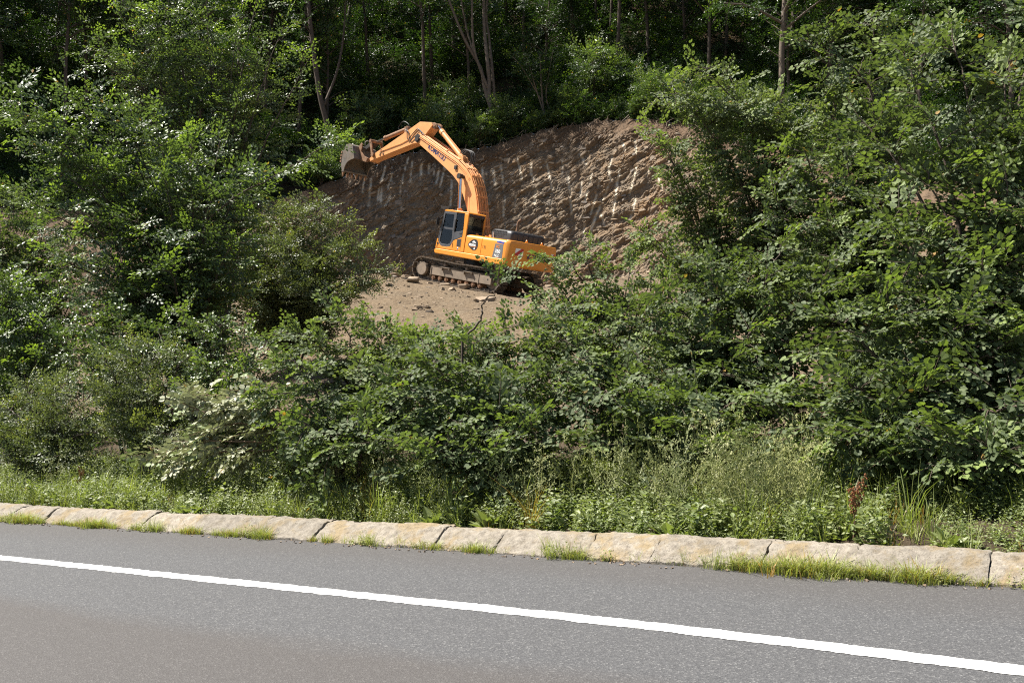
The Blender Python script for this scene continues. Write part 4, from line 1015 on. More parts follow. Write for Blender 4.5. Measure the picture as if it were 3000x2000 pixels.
SP = {
 'hornf':  dict(mat='horn', sprays=make_sprays(13, 6, .50, 11, .105, 'simple', 2, .30), bl=1.2, sub=5.0, gap=.24, up=.12, fwd=.35, curve=-.06, twig=.005),
 'elm':    dict(mat='elm', sprays=make_sprays(1, 6, .34, 10, .074, 'round', 2, .30), bl=.70, sub=9.5, gap=.135, up=.15, fwd=.45, curve=-.12, twig=.004),
 'elm_d':  dict(mat='elm', sprays=make_sprays(2, 6, .32, 10, .067, 'round', 2, .32), bl=.58, sub=10., gap=.13, up=.10, fwd=.40, curve=-.15, twig=.004),
 'horn':   dict(mat='horn', sprays=make_sprays(3, 6, .46, 11, .105, 'simple', 2, .30), bl=1.2, sub=6.0, gap=.21, up=.12, fwd=.35, curve=-.06, twig=.005),
 'small':  dict(mat='small', sprays=make_sprays(4, 6, .32, 12, .060, 'simple', 3, .5), bl=.85, sub=8.5, gap=.13, up=.2, fwd=.4, curve=.05, twig=.003),
 'thorn':  dict(mat='small', sprays=make_sprays(5, 6, .22, 10, .044, 'simple', 3, .5), bl=.42, sub=14., gap=.09, up=.35, fwd=.5, curve=.05, twig=.0025),
 'vine':   dict(mat='vine', sprays=make_sprays(6, 6, .26, 9, .055, 'round', 2, .5), bl=.45, sub=10., gap=.12, up=.2, fwd=.4, curve=-.2, twig=.003),
 'pale':   dict(mat='pale', sprays=make_sprays(7, 6, .36, 9, .098, 'round', 1, .30, droop=.1), bl=.30, sub=6.0, gap=.17, up=-.05, fwd=1.3, curve=-.1, twig=.004),
 'forest': dict(mat='forest', sprays=make_sprays(8, 6, .85, 10, .16, 'simple', 3, .45), bl=2.0, sub=3.2, gap=.48, up=.25, fwd=.5, curve=-.05, twig=.008),
 'fshrub': dict(mat='forest', sprays=make_sprays(9, 6, .55, 10, .11, 'simple', 3, .45), bl=.9, sub=6.0, gap=.27, up=.25, fwd=.5, curve=-.05, twig=.006),
}
def tubes_mesh(tubes, name):
    """tubes: list of (points (n,3), radii (n,), sides)"""
    Vs = []; Fs = []; base = 0
    for pts, rad, ns in tubes:
        pts = np.asarray(pts, float); n = len(pts)
        t = np.gradient(pts, axis=0); t = unit(t)
        ref = np.array([0.31, 0.17, 0.93]) if abs(t[:, 2]).mean() < .9 else np.array([1., .1, 0])
        a = unit(np.cross(t, ref)); b = np.cross(t, a)
        an = np.arange(ns)*2*math.pi/ns
        V = pts[:, None]+np.asarray(rad)[:, None, None]*(np.cos(an)[None, :, None]*a[:, None]+np.sin(an)[None, :, None]*b[:, None])
        Vs.append(V.reshape(-1, 3))
        i = np.arange(n-1)[:, None]*ns; k = np.arange(ns)[None]; k1 = (k+1) % ns
        q = np.stack([i+k, i+k1, i+ns+k1, i+ns+k], -1).reshape(-1, 4)+base
        Fs.append(q); base += n*ns
    return np_mesh(name, np.concatenate(Vs), np.concatenate(Fs), None, True)
def crown_mesh(name, rng, sprays, items, col_rng=(0, 1), brown=0.004):
    """items: list of (pos, X, Z, scale, young)"""
    Vs = []; Ts = []; Cs = []; base = 0; twigs = []
    idx = rng.randint(0, len(sprays), len(items))
    pos = np.array([i[0] for i in items]); X = unit(np.array([i[1] for i in items])); Z = np.array([i[2] for i in items])
    Y = unit(np.cross(Z, X)); Z = np.cross(X, Y); sc = np.array([i[3] for i in items]); yg = np.array([i[4] for i in items])
    for k, sp in enumerate(sprays):
        sel = np.nonzero(idx == k)[0]
        if not len(sel): continue
        Rm = np.stack([X[sel], Y[sel], Z[sel]], 1)           # (m,3,3) rows
        V = pos[sel][:, None]+sc[sel][:, None, None]*np.einsum('vi,mij->mvj', sp.V, Rm)
        m = len(sel); nv = len(sp.V)
        T = sp.T[None]+(base+np.arange(m)*nv)[:, None, None]
        c = np.zeros((m, sp.n, 4)); c[..., 3] = 1
        c[..., 0] = np.clip(rng.beta(1.6, 1.6, (m, sp.n))*.7+rng.rand(m, 1)*.3, 0, 1)
        c[..., 1] = np.clip(yg[sel][:, None]*(sp.prog[None]**1.3), 0, 1)*rng.uniform(.6, 1, (m, sp.n))
        c[..., 2] = (rng.rand(m, sp.n) < brown)*rng.uniform(.4, 1., (m, sp.n))
        Vs.append(V.reshape(-1, 3)); Ts.append(T.reshape(-1, 3)); Cs.append(np.repeat(c, sp.k, axis=1).reshape(-1, 4)); base += m*nv
        for j, s_ in enumerate(sel):
            for tw in (sp.tw[:1] if sp.k == 6 else []):
                twigs.append(pos[s_]+sc[s_]*np.array(tw)@Rm[j])
    return np_mesh(name, np.concatenate(Vs), np.concatenate(Ts), np.concatenate(Cs)), twigs
def path_curve(pts, n=10):
    return np.array(curve(pts, n))
def grow(rng, stems, sp, dens=1.0, blk=1.0, young=.35, scale=1.0, upz=.9):
    items = []; tubes = []
    for pts, r0, r1, t0 in stems:
        pts = np.asarray(pts); seg = np.linalg.norm(np.diff(pts, axis=0), axis=1); cum = np.concatenate([[0], np.cumsum(seg)]); L = cum[-1]
        tubes.append((pts, np.interp(cum/L, [0, 1], [r0, r1]), 7 if r0 > .04 else 5))
        at = lambda t: np.array([np.interp(t*L, cum, pts[:, k]) for k in range(3)])
        ns = max(2, int(L*(1-t0)*sp['sub']*dens))
        for i in range(ns):
            t = t0+(1-t0)*((i+rng.rand())/ns)
            p = at(t); tan = unit(at(min(t+.03, 1))-at(max(t-.03, 0)))
            pr = rng.normal(size=3); pr -= tan*pr.dot(tan); pr[2] *= .45; pr = unit(pr)
            d = unit(tan*sp['fwd']*rng.uniform(.6, 1.3)+pr+np.array([0, 0, sp['up']*rng.uniform(.3, 1.5)]))
            l = sp['bl']*blk*(1.1-.70*t)*rng.uniform(.55, 1.25)
            ss = np.linspace(0, 1, 5)[:, None]
            bp = p+d*l*ss+np.array([0, 0, sp['curve']*l])*ss**2+rng.normal(0, .03*l, (5, 3))*ss
            tubes.append((bp, np.linspace(max(.006, r0*.25*(1-t*.6)), .003, 5)*scale, 4))
            k = max(2, int(l/(sp['gap']*scale)))
            for j in range(k+1):
                s_ = .18+.82*j/k if k else 1
                q = p+(bp[-1]-p)*s_+np.array([0, 0, -sp['curve']*l*(s_-s_*s_)])
                bt = unit(bp[-1]-bp[-2] if s_ > .7 else bp[2]-bp[0]); sd = unit(np.cross(np.array([0, 0, 1.]), bt))
                if j == k: x = bt+rng.normal(0, .15, 3)
                else:
                    a = rng.uniform(.5, 1.05); x = bt*math.cos(a)+sd*math.sin(a)*(1 if (j+i) % 2 else -1)+np.array([0, 0, rng.uniform(-.25, .3)])
                hz = np.array([d[0], d[1], 0.0]); z = np.array([0, 0, upz])+.7*hz+rng.normal(0, .34, 3)
                yg = rng.uniform(.5, 1.0) if (rng.rand() < young*(.25+.75*t)*(1.0 if j == k else .25)) else 0.0
                items.append((q, x, z, scale*rng.uniform(.75, 1.2), yg))
        # leading shoot
        tan = unit(pts[-1]-pts[-2])
        for j in range(3):
            items.append((at(1-.04*j), tan+rng.normal(0, .25, 3), np.array([0, 0, 1])+rng.normal(0, .5, 3), scale*rng.uniform(.9, 1.25), rng.uniform(.6, 1) if rng.rand() < young*2.2 else 0))
    return items, tubes
def gn_stuff(name, templates, P, rot, scl, pick, label, cat):
    """one object of kind stuff: template meshes set out on points by a geometry-nodes modifier"""
    col = bpy.data.collections.new(name+'_pieces')
    for i, me in enumerate(templates):
        o = bpy.data.objects.new('%s_piece_%02d' % (name, i), me); col.objects.link(o)
    me = bpy.data.meshes.new(name); P = np.ascontiguousarray(P, dtype=np.float32)
    me.vertices.add(len(P)); me.vertices.foreach_set('co', P.ravel())
    for nm, ty, dat in (('rotz', 'FLOAT_VECTOR', np.asarray(rot, np.float32)), ('scl', 'FLOAT', np.asarray(scl, np.float32)), ('pick', 'INT', np.asarray(pick, np.int32))):
        at = me.attributes.new(nm, ty, 'POINT'); at.data.foreach_set('vector' if ty == 'FLOAT_VECTOR' else 'value', dat.ravel())
    o = bpy.data.objects.new(name, me); link(o); tag(o, label, cat, kind='stuff')
    ng = bpy.data.node_groups.new(name, 'GeometryNodeTree')
    ng.interface.new_socket('Geometry', in_out='INPUT', socket_type='NodeSocketGeometry'); ng.interface.new_socket('Geometry', in_out='OUTPUT', socket_type='NodeSocketGeometry')
    gi = ng.nodes.new('NodeGroupInput'); go = ng.nodes.new('NodeGroupOutput'); ip = ng.nodes.new('GeometryNodeInstanceOnPoints'); ci = ng.nodes.new('GeometryNodeCollectionInfo')
    ci.inputs['Collection'].default_value = col; ci.inputs['Separate Children'].default_value = True; ci.inputs['Reset Children'].default_value = True
    def na(nm, ty):
        n = ng.nodes.new('GeometryNodeInputNamedAttribute'); n.data_type = ty; n.inputs['Name'].default_value = nm; return [q for q in n.outputs if q.name == 'Attribute' and q.enabled][0]
    L = ng.links
    L.new(gi.outputs[0], ip.inputs['Points']); L.new(ci.outputs[0], ip.inputs['Instance']); ip.inputs['Pick Instance'].default_value = True
    L.new(na('pick', 'INT'), ip.inputs['Instance Index']); L.new(na('rotz', 'FLOAT_VECTOR'), ip.inputs['Rotation']); L.new(na('scl', 'FLOAT'), ip.inputs['Scale'])
    L.new(ip.outputs[0], go.inputs[0])
    md = o.modifiers.new('set_out', 'NODES'); md.node_group = ng
    return o
PLANTS = []
def plant(name, kind, label, cat, seed, base, tips, dens=1.0, blk=1.0, young=.35, scale=1.0, r0=.03, group=None, bark='bark', bow=.25, t0=.22, matkey=None, ground=True, brown=.004, fork=0.0):
    """base: (px, depth); tips: list of (px, py, depth) or lists of such points: the stems end there"""
    rng = np.random.RandomState(seed); sp = SP[kind]
    if len(base) == 2:
        bx = (base[0]-1500)/PXF*base[1]; b = np.array([bx, base[1], float(zg(bx, base[1]))-.05])
    else: b = np.array(base, float)
    stems = []
    trunk_top = None
    for tp in tips:
        ps = [PW(*p) for p in tp] if isinstance(tp[0], (tuple, list)) else [PW(*tp)]
        st = b+rng.normal(0, .05*(1+fork), 3)*np.array([1, 1, 0])
        if len(ps) == 1:
            e = ps[0]; mid = st*.5+e*.5; mid[2] += bow*abs(np.hypot(*(e-st)[:2]))*.5+.12*(e[2]-st[2]); mid[:2] = st[:2]*.6+e[:2]*.4
            pts = path_curve([st, mid, e], 8)
        else: pts = path_curve([st]+ps if not np.allclose(ps[0], st) else ps, 6)
        pts = pts+rng.normal(0, .018, pts.shape)*np.linspace(0, 1, len(pts))[:, None]
        stems.append((pts-b, r0*rng.uniform(.7, 1.15), .006, t0))
    items, tubes = grow(rng, stems, sp, dens, blk, young, scale)
    root = empty(name, loc=tuple(b)); tag(root, label, cat, group)
    me, tw = crown_mesh('crown', rng, sp['sprays'], items, brown=brown)
    obj('crown', me, M[matkey or sp['mat']], root)
    for w in tw: tubes.append((w, np.array([1, .8, .5])*sp['twig']*scale, 3))
    obj('stems', tubes_mesh(tubes, 'stems'), M[bark], root)
    PLANTS.append((name, len(items), len(me.polygons)))
    return root

HG = 'leafy trees and bushes of the roadside hedge'
# --- right side of the hedge
plant('elm_tree', 'elm', 'tall broad-leaved tree filling the right edge of the picture above the kerb', 'tree', 31, (2900, 10.8),
      [(2640,150,11.4),(2790,60,11.8),(2950,170,11),(3120,330,10.4),(2520,340,11.8),(2700,470,11),(2950,520,10.4),(3060,40,12),(2600,650,10.6),(2880,760,10),(3080,640,10),(2560,800,10.3),(2780,900,9.8),(3000,950,9.6)], r0=.045, group=HG, young=.4, dens=.95)
plant('elm_tree', 'elm', 'tree with a long arching shoot reaching left, behind the tall edge tree', 'tree', 32, (2520, 14.5),
      [[(2540,500,14.5),(2560,300,14.5),(2500,200,14.4),(2370,125,14.2)],(2430,240,15),(2560,60,15.5),(2700,120,15),(2350,420,14.3),(2480,440,14),(2640,330,14.5),(2250,560,14),(2600,560,13.5),(2420,640,13.5)], r0=.05, group=HG, young=.4)
plant('young_tree', 'elm_d', 'young open tree with a forked stem showing bare earth behind, right of the rock face', 'tree', 33, (2315, 16),
      [[(2308,575,16),(2290,450,16),(2265,400,16),(2050,190,15.7)],[(2308,575,16),(2290,445,16),(2340,390,16),(2400,310,16)],[(2290,460,16),(2150,330,15.8),(1945,262,15.4)],(2010,290,15.6),(2150,250,16.3),(2290,270,16.4),(2120,430,15.8),(2200,520,15.6),(2060,340,15.8),(2230,380,16)], r0=.035, group=HG, dens=1.05, t0=.32, young=.5, matkey='elm_light')
plant('bush', 'elm_d', 'open leafy bush whose shoots hang in front of the right part of the rock face', 'bush', 34, (2140, 17),
      [(1925,385,16.4),(1960,455,16.5),(1985,545,16.5),(1880,670,16),(1910,710,16),(2030,620,16.6),(2100,560,17),(2060,700,16.6),(2180,680,16.5),(1980,760,16),(2060,480,16.6),(2100,470,16.8)], r0=.03, group=HG, dens=.85, blk=.8, t0=.4, young=.5, matkey='elm_light')
plant('bush', 'elm_d', 'bush with a dark leaning stem whose shoots overlap the rear of the excavator', 'bush', 35, (1800, 15.5),
      [[(1790,1005,15.5),(1765,905,15.5),(1690,800,15.3),(1660,770,15.2),(1595,760,15)],[(1765,905,15.5),(1730,800,15.5),(1730,720,15.4)],[(1790,1000,15.4),(1660,890,15),(1590,850,14.8)],(1650,860,15),(1850,760,15.7),(1780,880,15.2),(1690,920,15),(1910,820,15.5),(1600,910,14.8)], r0=.03, group=HG, dens=.8, blk=.5, t0=.5, young=.55, matkey='elm_light')
plant('bush', 'elm', 'dense dark-green bush in the middle of the right half of the hedge', 'bush', 36, (2150, 13),
      [(1820,930,12.6),(1950,860,12.9),(2090,830,13),(2250,800,13),(2400,850,12.6),(2000,1000,12.2),(2200,970,12.2),(2370,1030,12),(1870,1100,11.8),(2080,760,13.4),(2300,700,13.4),(2100,1080,11.8),(2480,760,13)], r0=.035, group=HG, young=.3)
plant('bush', 'elm', 'large-leaved bush overhanging the weeds above the kerb near the right edge', 'bush', 37, (2700, 10.2),
      [(2440,930,10.2),(2600,880,10.2),(2800,950,9.8),(2960,1000,9.4),(2480,1120,9.6),(2700,1150,9.3),(2900,1230,8.8),(2460,1290,9.2),(2620,1330,8.9),(2800,1350,8.6),(2940,1340,8.4),(3080,1200,8.6)], r0=.035, group=HG, young=.3, scale=1.08, dens=1.15)
plant('bush', 'elm', 'shaded low bush above the tall wiry weeds right of the middle', 'bush', 38, (1980, 11.3),
      [(1720,1130,11),(1850,1230,10.6),(2000,1180,10.7),(2160,1230,10.4),(2280,1150,10.4),(2060,1320,10.1),(1780,1300,10.4),(2230,1310,10)], r0=.03, group=HG, young=.25, dens=1.1)
# --- middle
plant('bush', 'elm_d', 'bright bush just below the excavator platform, left of the dark leaning stem', 'bush', 41, (1480, 13.6),
      [(1230,990,13.5),(1350,965,13.6),(1480,945,13.6),(1600,920,13.6),(1700,890,13.5),(1400,990,13),(1560,1010,13),(1290,1040,13.2),(1660,980,13)], r0=.028, group=HG, dens=1.1, young=.45, matkey='elm_light')
plant('bush', 'elm', 'wide dense bush at the centre of the hedge above the weeds', 'bush', 42, (1400, 11.4),
      [(1160,1110,11.2),(1260,1050,11.3),(1400,1080,11.3),(1550,1110,11.3),(1310,1220,10.8),(1480,1240,10.7),(1650,1170,11),(1600,1290,10.4),(1720,1050,11.6),(1440,1330,10.3),(1270,1320,10.4)], r0=.032, group=HG, young=.3, dens=1.15)
plant('bush', 'elm_d', 'light leafy bush left of the bare earth below the crawler tracks', 'bush', 43, (1090, 14),
      [(990,910,14),(1075,960,14),(1180,1000,13.8),(940,1000,13.6),(1050,1070,13.2),(1130,960,14),(860,960,14),(1230,1040,13)], r0=.028, group=HG, young=.5, dens=1.05, matkey='elm_light')
plant('bush', 'elm_d', 'grey-green bush between the pale turned leaves and the central bush', 'bush', 44, (1010, 12.2),
      [(850,1050,12.2),(950,1130,12),(1050,1190,11.7),(900,1240,11.6),(1100,1290,11.2),(980,1310,11.2),(790,1120,12.2)], r0=.028, group=HG, young=.35, dens=1.1)
plant('bush', 'thorn', 'fine-leaved thorny bush low at the foot of the hedge, right of the pale turned leaves', 'bush', 45, (880, 12.7),
      [(770,1230,12.8),(830,1270,12.7),(910,1260,12.4),(980,1310,12),(800,1320,12.6),(880,1330,12.4)], r0=.02, group=HG, dens=1.0, young=.3)
# --- left
plant('hornbeam_tree', 'horn', 'large tree of layered leafy sprays at the middle left', 'tree', 51, (560, 20.5),
      [(10,275,20),(110,300,20.3),(195,265,20.5),(290,265,20.7),(375,340,20.5),(455,345,20.8),(560,410,20.5),(650,395,21),(300,470,19.8),(480,510,19.8),(630,530,20),(700,520,20.2),(110,440,19.5),(200,600,19),(400,640,19),(550,660,19),(680,710,19.4),(60,350,19.8),(50,560,19),(160,740,18.5),(340,780,18.6),(500,780,18.6)], r0=.07, group=HG, young=.55, dens=1.0, t0=.3)
plant('hornbeam_tree', 'hornf', 'tall airy tree in the upper left in front of the dark wood', 'tree', 52, (630, 27),
      [(265,85,26.5),(340,10,27),(450,40,27),(560,20,27.5),(690,100,27),(830,72,27),(905,172,26.6),(760,165,27),(650,220,27),(400,200,26.5),(500,260,26.5),(355,140,26.5),(700,270,26.5),(600,-90,27.5),(520,110,26.8),(620,90,27),(430,120,26.6),(450,-90,27),(330,-60,27),(760,-40,27.5),(560,360,26)], r0=.08, group=HG, young=.6, dens=.9, blk=1.0, t0=.35)
plant('bush', 'horn', 'bush with yellow-tipped shoots at the left edge, below the layered tree', 'bush', 53, (60, 19.5),
      [(0,800,19.3),(70,850,19.3),(140,900,19),(210,950,18.8),(20,960,18.8),(110,1050,18.6),(-60,1000,18.8),(30,830,19.4),(-80,700,20),(180,830,19.5),(260,1030,18.6),(-40,880,19)], r0=.03, group=HG, young=.6, blk=.55, scale=.85, dens=1.3)
plant('bush', 'small', 'rounded small-leaved bush standing left of the excavator tracks', 'bush', 54, (860, 30),
      [(640,670,29.5),(705,650,29.7),(785,620,30),(865,610,30),(935,600,30),(1000,650,30),(1060,710,30),(1115,780,29.6),(620,770,29),(720,745,28.8),(850,725,28.6),(960,740,28.8),(1075,830,29),(700,850,28.2),(900,840,28.2),(600,850,28.5),(800,800,28.2),(1000,850,28.4)], r0=.05, group=HG, young=.35, scale=1.6, dens=1.5, blk=1.0, t0=.15)
plant('bush', 'thorn', 'dense small-leaved bush at the lower left with lighter top shoots', 'bush', 55, (440, 15.2),
      [(300,1050,15.2),(375,1005,15.3),(450,1020,15.2),(540,1040,15),(330,1170,15),(450,1150,14.8),(560,1150,14.6),(420,1250,14.6),(290,1130,15),(520,1260,14.3)], r0=.022, group=HG, young=.5, dens=1.15, blk=1.2, scale=1.15)
plant('bush', 'thorn', 'low fine-leaved bush in the lower left corner above the kerb', 'bush', 56, (140, 16),
      [(-10,1170,16.4),(80,1140,16.3),(180,1120,16),(275,1150,15.6),(50,1250,16.2),(170,1250,15.7),(280,1260,15.3),(120,1320,15.9),(10,1310,16.2),(230,1330,15.4),(-60,1260,16.5)], r0=.022, group=HG, young=.4, dens=1.5, blk=1.5, scale=1.25)
plant('climbing_vine', 'vine', 'bright heap of climbing vine beneath the small-leaved bush', 'vine', 57, (700, 15.3),
      [(570,950,15.3),(640,935,15.3),(720,970,15.2),(800,990,15),(600,1070,14.8),(720,1070,14.7),(830,1070,14.6),(500,1030,15),(650,1150,14.2),(540,1130,14.4)], r0=.02, group=HG, young=.4, dens=1.1, blk=1.2)
plant('broken_branch', 'pale', 'fallen branch with pale upturned leaf undersides low on the left', 'branch', 58, tuple(PW(930, 1230, 12.6)),
      [[(800,1190,13),(700,1170,13.2),(590,1155,13.6)],[(800,1200,12.9),(680,1195,13.2),(560,1205,13.6)],[(850,1240,12.7),(700,1240,13),(620,1270,13.3)],[(800,1290,12.6),(600,1290,13.2),(450,1335,13.9)],[(820,1310,12.5),(660,1320,13),(520,1345,13.5)],[(840,1230,12.7),(760,1300,12.8),(690,1340,13)],[(870,1180,12.9),(810,1150,13),(740,1120,13.2)]], r0=.016, group=None, young=.3, dens=1.0, t0=.3, bark='twig')
plant('bush', 'vine', 'dark shaded bush beneath the layered tree at the left', 'bush', 59, (380, 17.5),
      [(250,900,17.4),(350,930,17.4),(460,960,17.3),(560,900,17.5),(300,1010,16.8),(180,1000,17)], r0=.03, group=HG, young=.1, dens=.8, scale=1.3, blk=1.3)
plant('leaning_shoot', 'horn', 'single long leafy shoot pointing at the excavator bucket', 'shoot', 71, tuple(PW(620, 640, 20)), [[(700,570,19.8),(800,520,19.6),(880,470,19.4),(985,410,19.2)]], r0=.018, dens=1.2, blk=.28, t0=.15, young=.7)
# filler behind the hedge so that it has depth
for i, (px_, Y_, tp, lab) in enumerate([
    (1250, 16, [(1150,990,16),(1250,1010,15.6),(1330,1000,15.6),(1200,1090,15)], 'half-hidden bush behind the centre of the hedge, left of the dead stem'),
    (1950, 18.5, [(1900,900,18.3),(2000,880,18.4),(1850,960,18),(2080,930,18),(1960,800,18.6)], 'half-hidden bush behind the hedge, right of the excavator'),
    (2500, 18, [(2400,700,18),(2550,650,18),(2650,750,17.6),(2500,850,17.4),(2330,800,17.6),(2750,650,18)], 'half-hidden bush behind the dark right half of the hedge'),
    (2950, 15, [(2850,600,15),(2950,700,14.6),(3060,750,14.4),(2850,850,14.2),(2760,760,14.6)], 'half-hidden bush deep behind the right edge tree'),
    (120, 25, [(0,560,25),(120,600,25),(230,680,24.6),(40,700,24.4),(160,780,24),(-90,620,25),(300,760,24)], 'half-hidden bush behind the left edge, under the layered tree'),
    (330, 23, [(250,840,22.6),(380,800,22.8),(470,860,22.4),(560,820,22.6),(640,870,22),(330,900,22)], 'half-hidden bush in the shade of the layered tree at left'),
    (60, 23.5, [(-60,560,23.5),(40,590,23.5),(120,640,23.3),(0,680,23),(90,720,22.8),(170,690,23),(-80,700,23)], 'bush at the left edge between the layered tree and the yellow-tipped bush'),
    (20, 22, [(-40,1080,22),(40,1060,22),(110,1090,21.8),(-20,1130,21.8),(70,1140,21.6),(170,1060,21.8)], 'leafy bush at the left edge above the low fine-leaved bush'),
    (1790, 14, [(1700,1000,14),(1800,960,14),(1870,1040,13.7),(1760,1070,13.5),(1640,1040,13.7)], 'low leafy bush under the dark leaning stem right of the excavator'),
    (2480, 12.2, [(2350,1150,11.8),(2480,1220,11.4),(2560,1050,11.8),(2320,1260,11.2),(2620,1000,12)], 'shaded bush between the two large bushes at the lower right')]):
    plant('bush', 'elm', lab, 'bush', 60+i, (px_, Y_), tp, r0=.03, group=HG, young=.2, dens=1.0)
plant('sapling', 'elm_d', 'bare crooked dark stem leaning right across the dug earth in front of the tracks', 'sapling', 70, (1350, 12.6),
      [[(1355,1040,12.6),(1362,990,12.6),(1391,960,12.6),(1410,926,12.6),(1418,890,12.6),(1447,854,12.6),(1489,803,12.6)]], r0=.032, dens=.12, t0=.55, young=.3)

# --- slope above the rock face ------------------------------------------------
def free_tree(name, kind, label, cat, seed, b, stems_px, r0, dens=1.0, blk=1.0, t0=.4, young=.2, scale=1.0, bark='bark_mid', group=None):
    rng = np.random.RandomState(seed); sp = SP[kind]; stems = []
    for ps, rr in stems_px:
        pts = path_curve([PW(*p) for p in ps], 6)
        stems.append((pts-b, r0*rr, r0*rr*.45, t0))
    items, tubes = grow(rng, stems, sp, dens, blk, young, scale)
    root = empty(name, loc=tuple(b)); tag(root, label, cat, group)
    me, tw = crown_mesh('crown', rng, sp['sprays'], items); obj('crown', me, M[sp['mat']], root)
    for w in tw: tubes.append((w, np.array([1, .8, .5])*sp['twig'], 3))
    obj('trunk', tubes_mesh(tubes, 'trunk'), M[bark], root)
    PLANTS.append((name, len(items), len(me.polygons)))
FG = 'trees of the wood on the slope'
Yt = 59.2
hb = PW(1484, 410, Yt)
hb[2] = hill_point(1484, 1.0)[2]-.2
free_tree('leaning_tree', 'forest', 'clump of slender pale trunks leaning left from the top edge of the rock face', 'tree', 81, hb, [
   ([(1484,415,Yt),(1451,361,Yt),(1434,298,Yt),(1433,238,Yt),(1427,170,Yt),(1419,85,Yt+.3),(1417,0,Yt+.4),(1410,-160,Yt+.5)], 1.0),
   ([(1440,330,Yt),(1419,255,Yt),(1408,200,Yt),(1374,140,Yt-.2),(1349,89,Yt-.4),(1315,0,Yt-.6),(1260,-150,Yt-.8)], .75),
   ([(1450,310,Yt+.2),(1442,204,Yt+.4),(1432,106,Yt+.6),(1425,34,Yt+.8),(1440,-140,Yt+1)], .7),
   ([(1430,260,Yt),(1421,238,Yt-.1),(1391,153,Yt-.3),(1383,55,Yt-.5),(1385,-120,Yt-.6)], .6),
   ([(1434,300,Yt),(1415,230,Yt+.4),(1380,130,Yt+.7),(1362,60,Yt+.8),(1330,-130,Yt+1)], .5)], .15, dens=.75, t0=.62, blk=1.0, group=FG)
hb2 = PW(1604, 417, 58.8)
free_tree('small_tree', 'fshrub', 'small spreading tree with thin stems standing on the rock face edge', 'tree', 82, hb2, [
   ([(1604,420,58.8),(1606,375,58.8),(1592,320,58.8),(1586,250,58.8),(1582,160,58.6)], 1.0),
   ([(1606,390,58.8),(1610,330,58.9),(1600,270,58.9),(1620,150,58.9)], .7), ([(1596,340,58.8),(1570,260,58.5),(1545,170,58.4)], .6), ([(1590,300,58.8),(1530,200,58.4),(1500,165,58.2)], .6)], .075, dens=1.1, t0=.5, group=FG)
rb = PW(2287, 330, 52)
free_tree('straight_tree', 'forest', 'straight pale trunk rising behind the forked young tree at the upper right', 'tree', 83, rb, [
   ([(2280,380,52),(2290,250,52),(2290,150,52),(2296,60,52),(2300,-60,52),(2300,-260,52)], 1.0), ([(2294,90,52),(2380,20,51.5),(2450,-30,51)], .4), ([(2294,70,52),(2200,20,51.5),(2120,10,51)], .4), ([(2296,40,52),(2340,-60,51),(2400,-150,51)], .4)], .19, dens=1.4, t0=.30, young=.35, group=FG)
lb = PW(972, 425, 57)
free_tree('thick_tree', 'forest', 'thick brown trunk leaning left in the shade above the bucket', 'tree', 84, lb, [
   ([(975,430,57),(955,350,57),(936,272,57),(915,120,57),(900,-40,57),(890,-260,57)], 1.0), ([(945,320,57),(990,200,57.5),(1010,60,58),(1015,-150,58)], .5)], .17, dens=1.3, t0=.4, group=FG, bark='bark')

# forest trees: three kinds, repeated
def forest_proto(seed, H, lean, low):
    rng = np.random.RandomState(seed); sp = SP['forest']
    z = np.linspace(0, H, 9)
    tr = np.stack([lean*(z/H)**1.5*2+rng.normal(0, .10, 9).cumsum()*.6, rng.normal(0, .10, 9).cumsum()*.6, z], -1); tr -= tr[0]
    tr = path_curve([tuple(p) for p in tr], 3)
    stems = [(tr, .13, .03, low+.1)]
    for k in range(18):
        t = low+(1-low)*(k+rng.rand())/18; i = int(t*(len(tr)-1)); p = tr[i]; an = rng.uniform(0, 6.28); l = rng.uniform(1.6, 3.0)*(1.15-.6*t)
        e = p+np.array([math.cos(an)*l, math.sin(an)*l, l*rng.uniform(.15, .8)]); m_ = p*.5+e*.5+np.array([0, 0, .25])
        stems.append((path_curve([p, m_, e], 5), .05, .012, .25))
    items, tubes = grow(rng, stems, sp, 1.45, .95, .22)
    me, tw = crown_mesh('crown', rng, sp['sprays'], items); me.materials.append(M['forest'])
    tm = tubes_mesh(tubes, 'trunk'); tm.materials.append(M['bark'])
    PLANTS.append(('forest_tree', len(items), len(me.polygons)))
    return me, tm
protos = [forest_proto(101, 12.5, -.5, .34), forest_proto(102, 14.5, .4, .42), forest_proto(103, 10.5, -.2, .2), forest_proto(104, 13.5, .7, .3)]
rng = np.random.RandomState(77)
spots = []
for row, (d0, d1, n) in enumerate([(4.0, 7.0, 21), (7.5, 11, 26), (12, 18, 26), (19, 28, 24)]):
    for i in range(n):
        px_ = -900+(4300/(n-1))*i+rng.uniform(-100, 100); spots.append((row, px_, rng.uniform(d0, d1)))  # includes unseen trees left of the frame, added to shade the slope
rows = ['front row', 'second row', 'third row', 'back row']
cnt = [0, 0, 0, 0]
ordn = lambda k: '%d%s' % (k, 'th' if 10 <= k % 100 <= 20 else {1: 'st', 2: 'nd', 3: 'rd'}.get(k % 10, 'th'))
